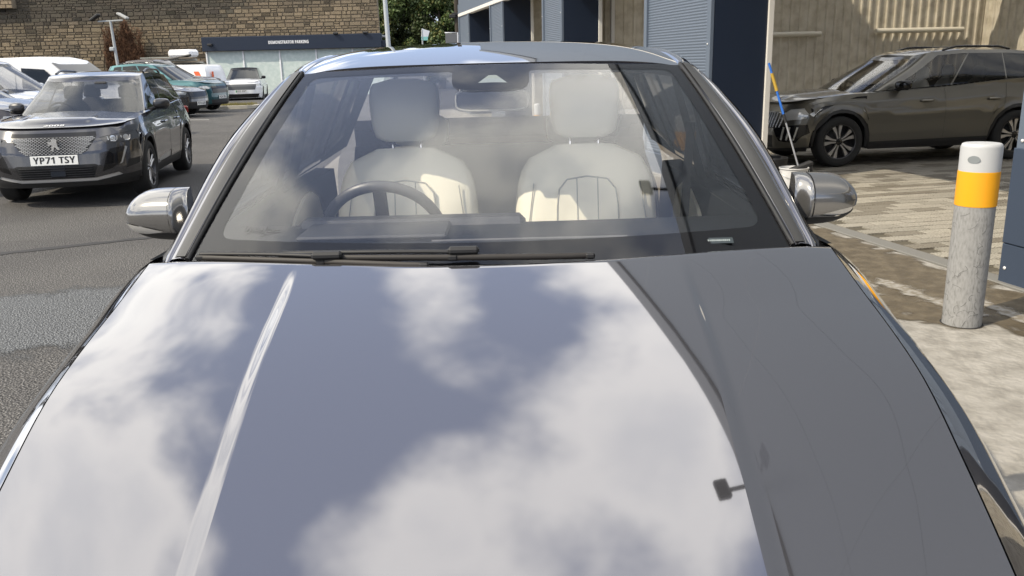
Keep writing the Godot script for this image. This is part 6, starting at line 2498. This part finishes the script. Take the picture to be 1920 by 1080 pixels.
func claws(root: Node3D, f: CarForm) -> void:
	for s in [-1.0, 1.0]:
		for k in 3:
			var x := 0.66 + k * 0.065
			var sl := Shape.new()
			var a := on_nose(f, s * x, 0.40, 0.0)
			var b := on_nose(f, s * (x + 0.035), 0.585, 0.0)
			var out := Vector3(s * 0.012, 0, 0.010)
			sl.tube([a + out, b + out], 0.015, 6)
			put("claw_lamp", sl.make(), mat("claw_pale", Color(0.62, 0.62, 0.58), 0.15, 0.3, 0.8), root)


# ---- vans
func van(called: String, label: String, at: Vector3, yaw: float, paint: Material, length: float, height: float, stripe: bool) -> Node3D:
	var root := thing(called, label, "van", at, yaw)
	var h := length * 0.5
	var wide := 0.95
	# side profile (z towards the nose, y up) swept across with rounded shoulders
	var prof := [[-h, 0.28], [-h - 0.02, 0.9], [-h + 0.04, height - 0.35], [-h + 0.14, height - 0.05], [-h + 0.35, height], [h - 2.1, height + 0.02], [h - 1.75, height - 0.06], [h - 1.05, 1.16], [h - 0.30, 0.96], [h - 0.05, 0.80], [h, 0.55], [h - 0.05, 0.26]]
	var s := Shape.new()
	var pts := PackedVector3Array()
	var m := 14
	for q in prof:
		for i in m + 1:
			var x := (float(i) / m) * 2 - 1
			var lean := 1.0 - 0.16 * clampf((q[1] - 1.0) / (height - 1.0), 0, 1)
			pts.append(Vector3(signf(x) * pow(absf(x), 0.75) * wide * lean, q[1] - 0.05 * pow(absf(x), 8.0), q[0] - signf(q[0]) * 0.10 * pow(absf(x), 4.0) * (1.0 if absf(q[0]) > h - 0.4 else 0.0)))
	s.sheet(pts, m, prof.size() - 1)
	for sg in [-1.0, 1.0]:
		var c := Vector3(sg * wide * 0.93, 0.8, 0)
		var idx := 0 if sg < 0 else m
		for k in prof.size() - 1:
			s.flat(c, pts[k * (m + 1) + idx], pts[(k + 1) * (m + 1) + idx])
		s.flat(c, pts[(prof.size() - 1) * (m + 1) + idx], pts[idx])
	put("body", s.make(), paint, root)
	var dark := glass("dark_pane", Color.BLACK, 0.9)
	var ws := Shape.new()
	ws.quad(Vector3(-0.74, height - 0.13, h - 1.70), Vector3(0.74, height - 0.13, h - 1.70), Vector3(0.80, 1.20, h - 1.065), Vector3(-0.80, 1.20, h - 1.065))
	var o := put("windscreen", ws.make(), dark, root)
	o.position = Vector3(0, 0.012, 0.012)
	for sg in [-1.0, 1.0]:
		var sw := Shape.new()
		var b := Basis(Vector3(0, 0, 1), Vector3(-sg * 0.11, 1, 0).normalized(), Vector3(sg, 0, 0))
		sw.slab(Vector3(sg * (wide * 0.955), 1.16, 0), poly([h - 2.35, 0.0, h - 1.35, 0.0, h - 1.80, height - 1.42, h - 2.35, height - 1.38]), 0.012, b)
		put("side_window", sw.make(), dark, root)
		var pn := Shape.new()
		pn.slab(Vector3(sg * (wide * 0.962), 0.62, 0), poly([-h + 0.35, 0.0, h - 2.55, 0.0, h - 2.55, height - 0.95, -h + 0.35, height - 0.95]), 0.012, Basis(Vector3(0, 0, 1), Vector3(-sg * 0.10, 1, 0).normalized(), Vector3(sg, 0, 0)))
		put("side_panel", pn.make(), paint, root)
		if stripe:
			var st := Shape.new()
			st.slab(Vector3(sg * (wide * 0.965), 0.75, 0), poly([-h + 0.10, 0.0, -h + 0.42, 0.0, -h + 0.75, height - 1.05, -h + 0.50, height - 1.05]), 0.018, Basis(Vector3(0, 0, 1), Vector3(-sg * 0.10, 1, 0).normalized(), Vector3(sg, 0, 0)))
			put("orange_flash", st.make(), mat("flash_orange", Color(0.62, 0.11, 0.03), 0.4), root)
		for z in [h - 0.9, -h + 0.9]:
			wheel(root, Vector3(sg * 0.84, 0.33, z), 0.33, 0.21, sg, 1)
		var mi := Shape.new()
		mi.box(Vector3(sg * 1.08, 1.25, h - 1.35), Vector3(0.16, 0.24, 0.10), 0.03)
		mi.box(Vector3(sg * 0.97, 1.20, h - 1.37), Vector3(0.12, 0.05, 0.05), 0.01)
		put("door_mirror", mi.make(), mat("black_plastic", Color.BLACK), root)
	if stripe:
		var rr := Shape.new()
		rr.box(Vector3(0.55, 0.95, -h - 0.03), Vector3(0.14, 0.9, 0.02), 0.005)
		put("rear_flash", rr.make(), mat("flash_orange", Color(0.62, 0.11, 0.03), 0.4), root)
	return root


func roof_load(at: Vector3) -> void:
	var o := thing("roof_load", "heap of pale boards and pipes tied on the laden van's roof", "load", at, -1.75)
	var r := RandomNumberGenerator.new()
	r.seed = 3
	for k in 9:
		var s := Shape.new()
		s.box(Vector3(r.randf_range(-0.6, 0.6), 0.05 + k * 0.05, r.randf_range(-0.5, 0.5)), Vector3(r.randf_range(0.12, 0.3), 0.045, r.randf_range(1.6, 3.0)), 0.01, Basis(Vector3.UP, r.randf_range(-0.2, 0.2)))
		put("board", s.make(), [mat("board_pale", Color(0.5, 0.48, 0.42), 0.8), mat("board_brown", Color(0.12, 0.10, 0.08), 0.8), mat("board_grey", Color(0.25, 0.26, 0.24), 0.8)][k % 3], o)
	var p := Shape.new()
	p.tube([Vector3(0.5, 0.52, -1.3), Vector3(0.45, 0.12, 1.4)], 0.06, 8)
	put("pipe", p.make(), mat("black_plastic", Color.BLACK), o)
	var t := Shape.new()
	t.box(Vector3(-0.25, 0.62, -0.5), Vector3(0.8, 0.35, 1.2), 0.1)
	put("white_box", t.make(), mat("van_white", Color.WHITE), o)
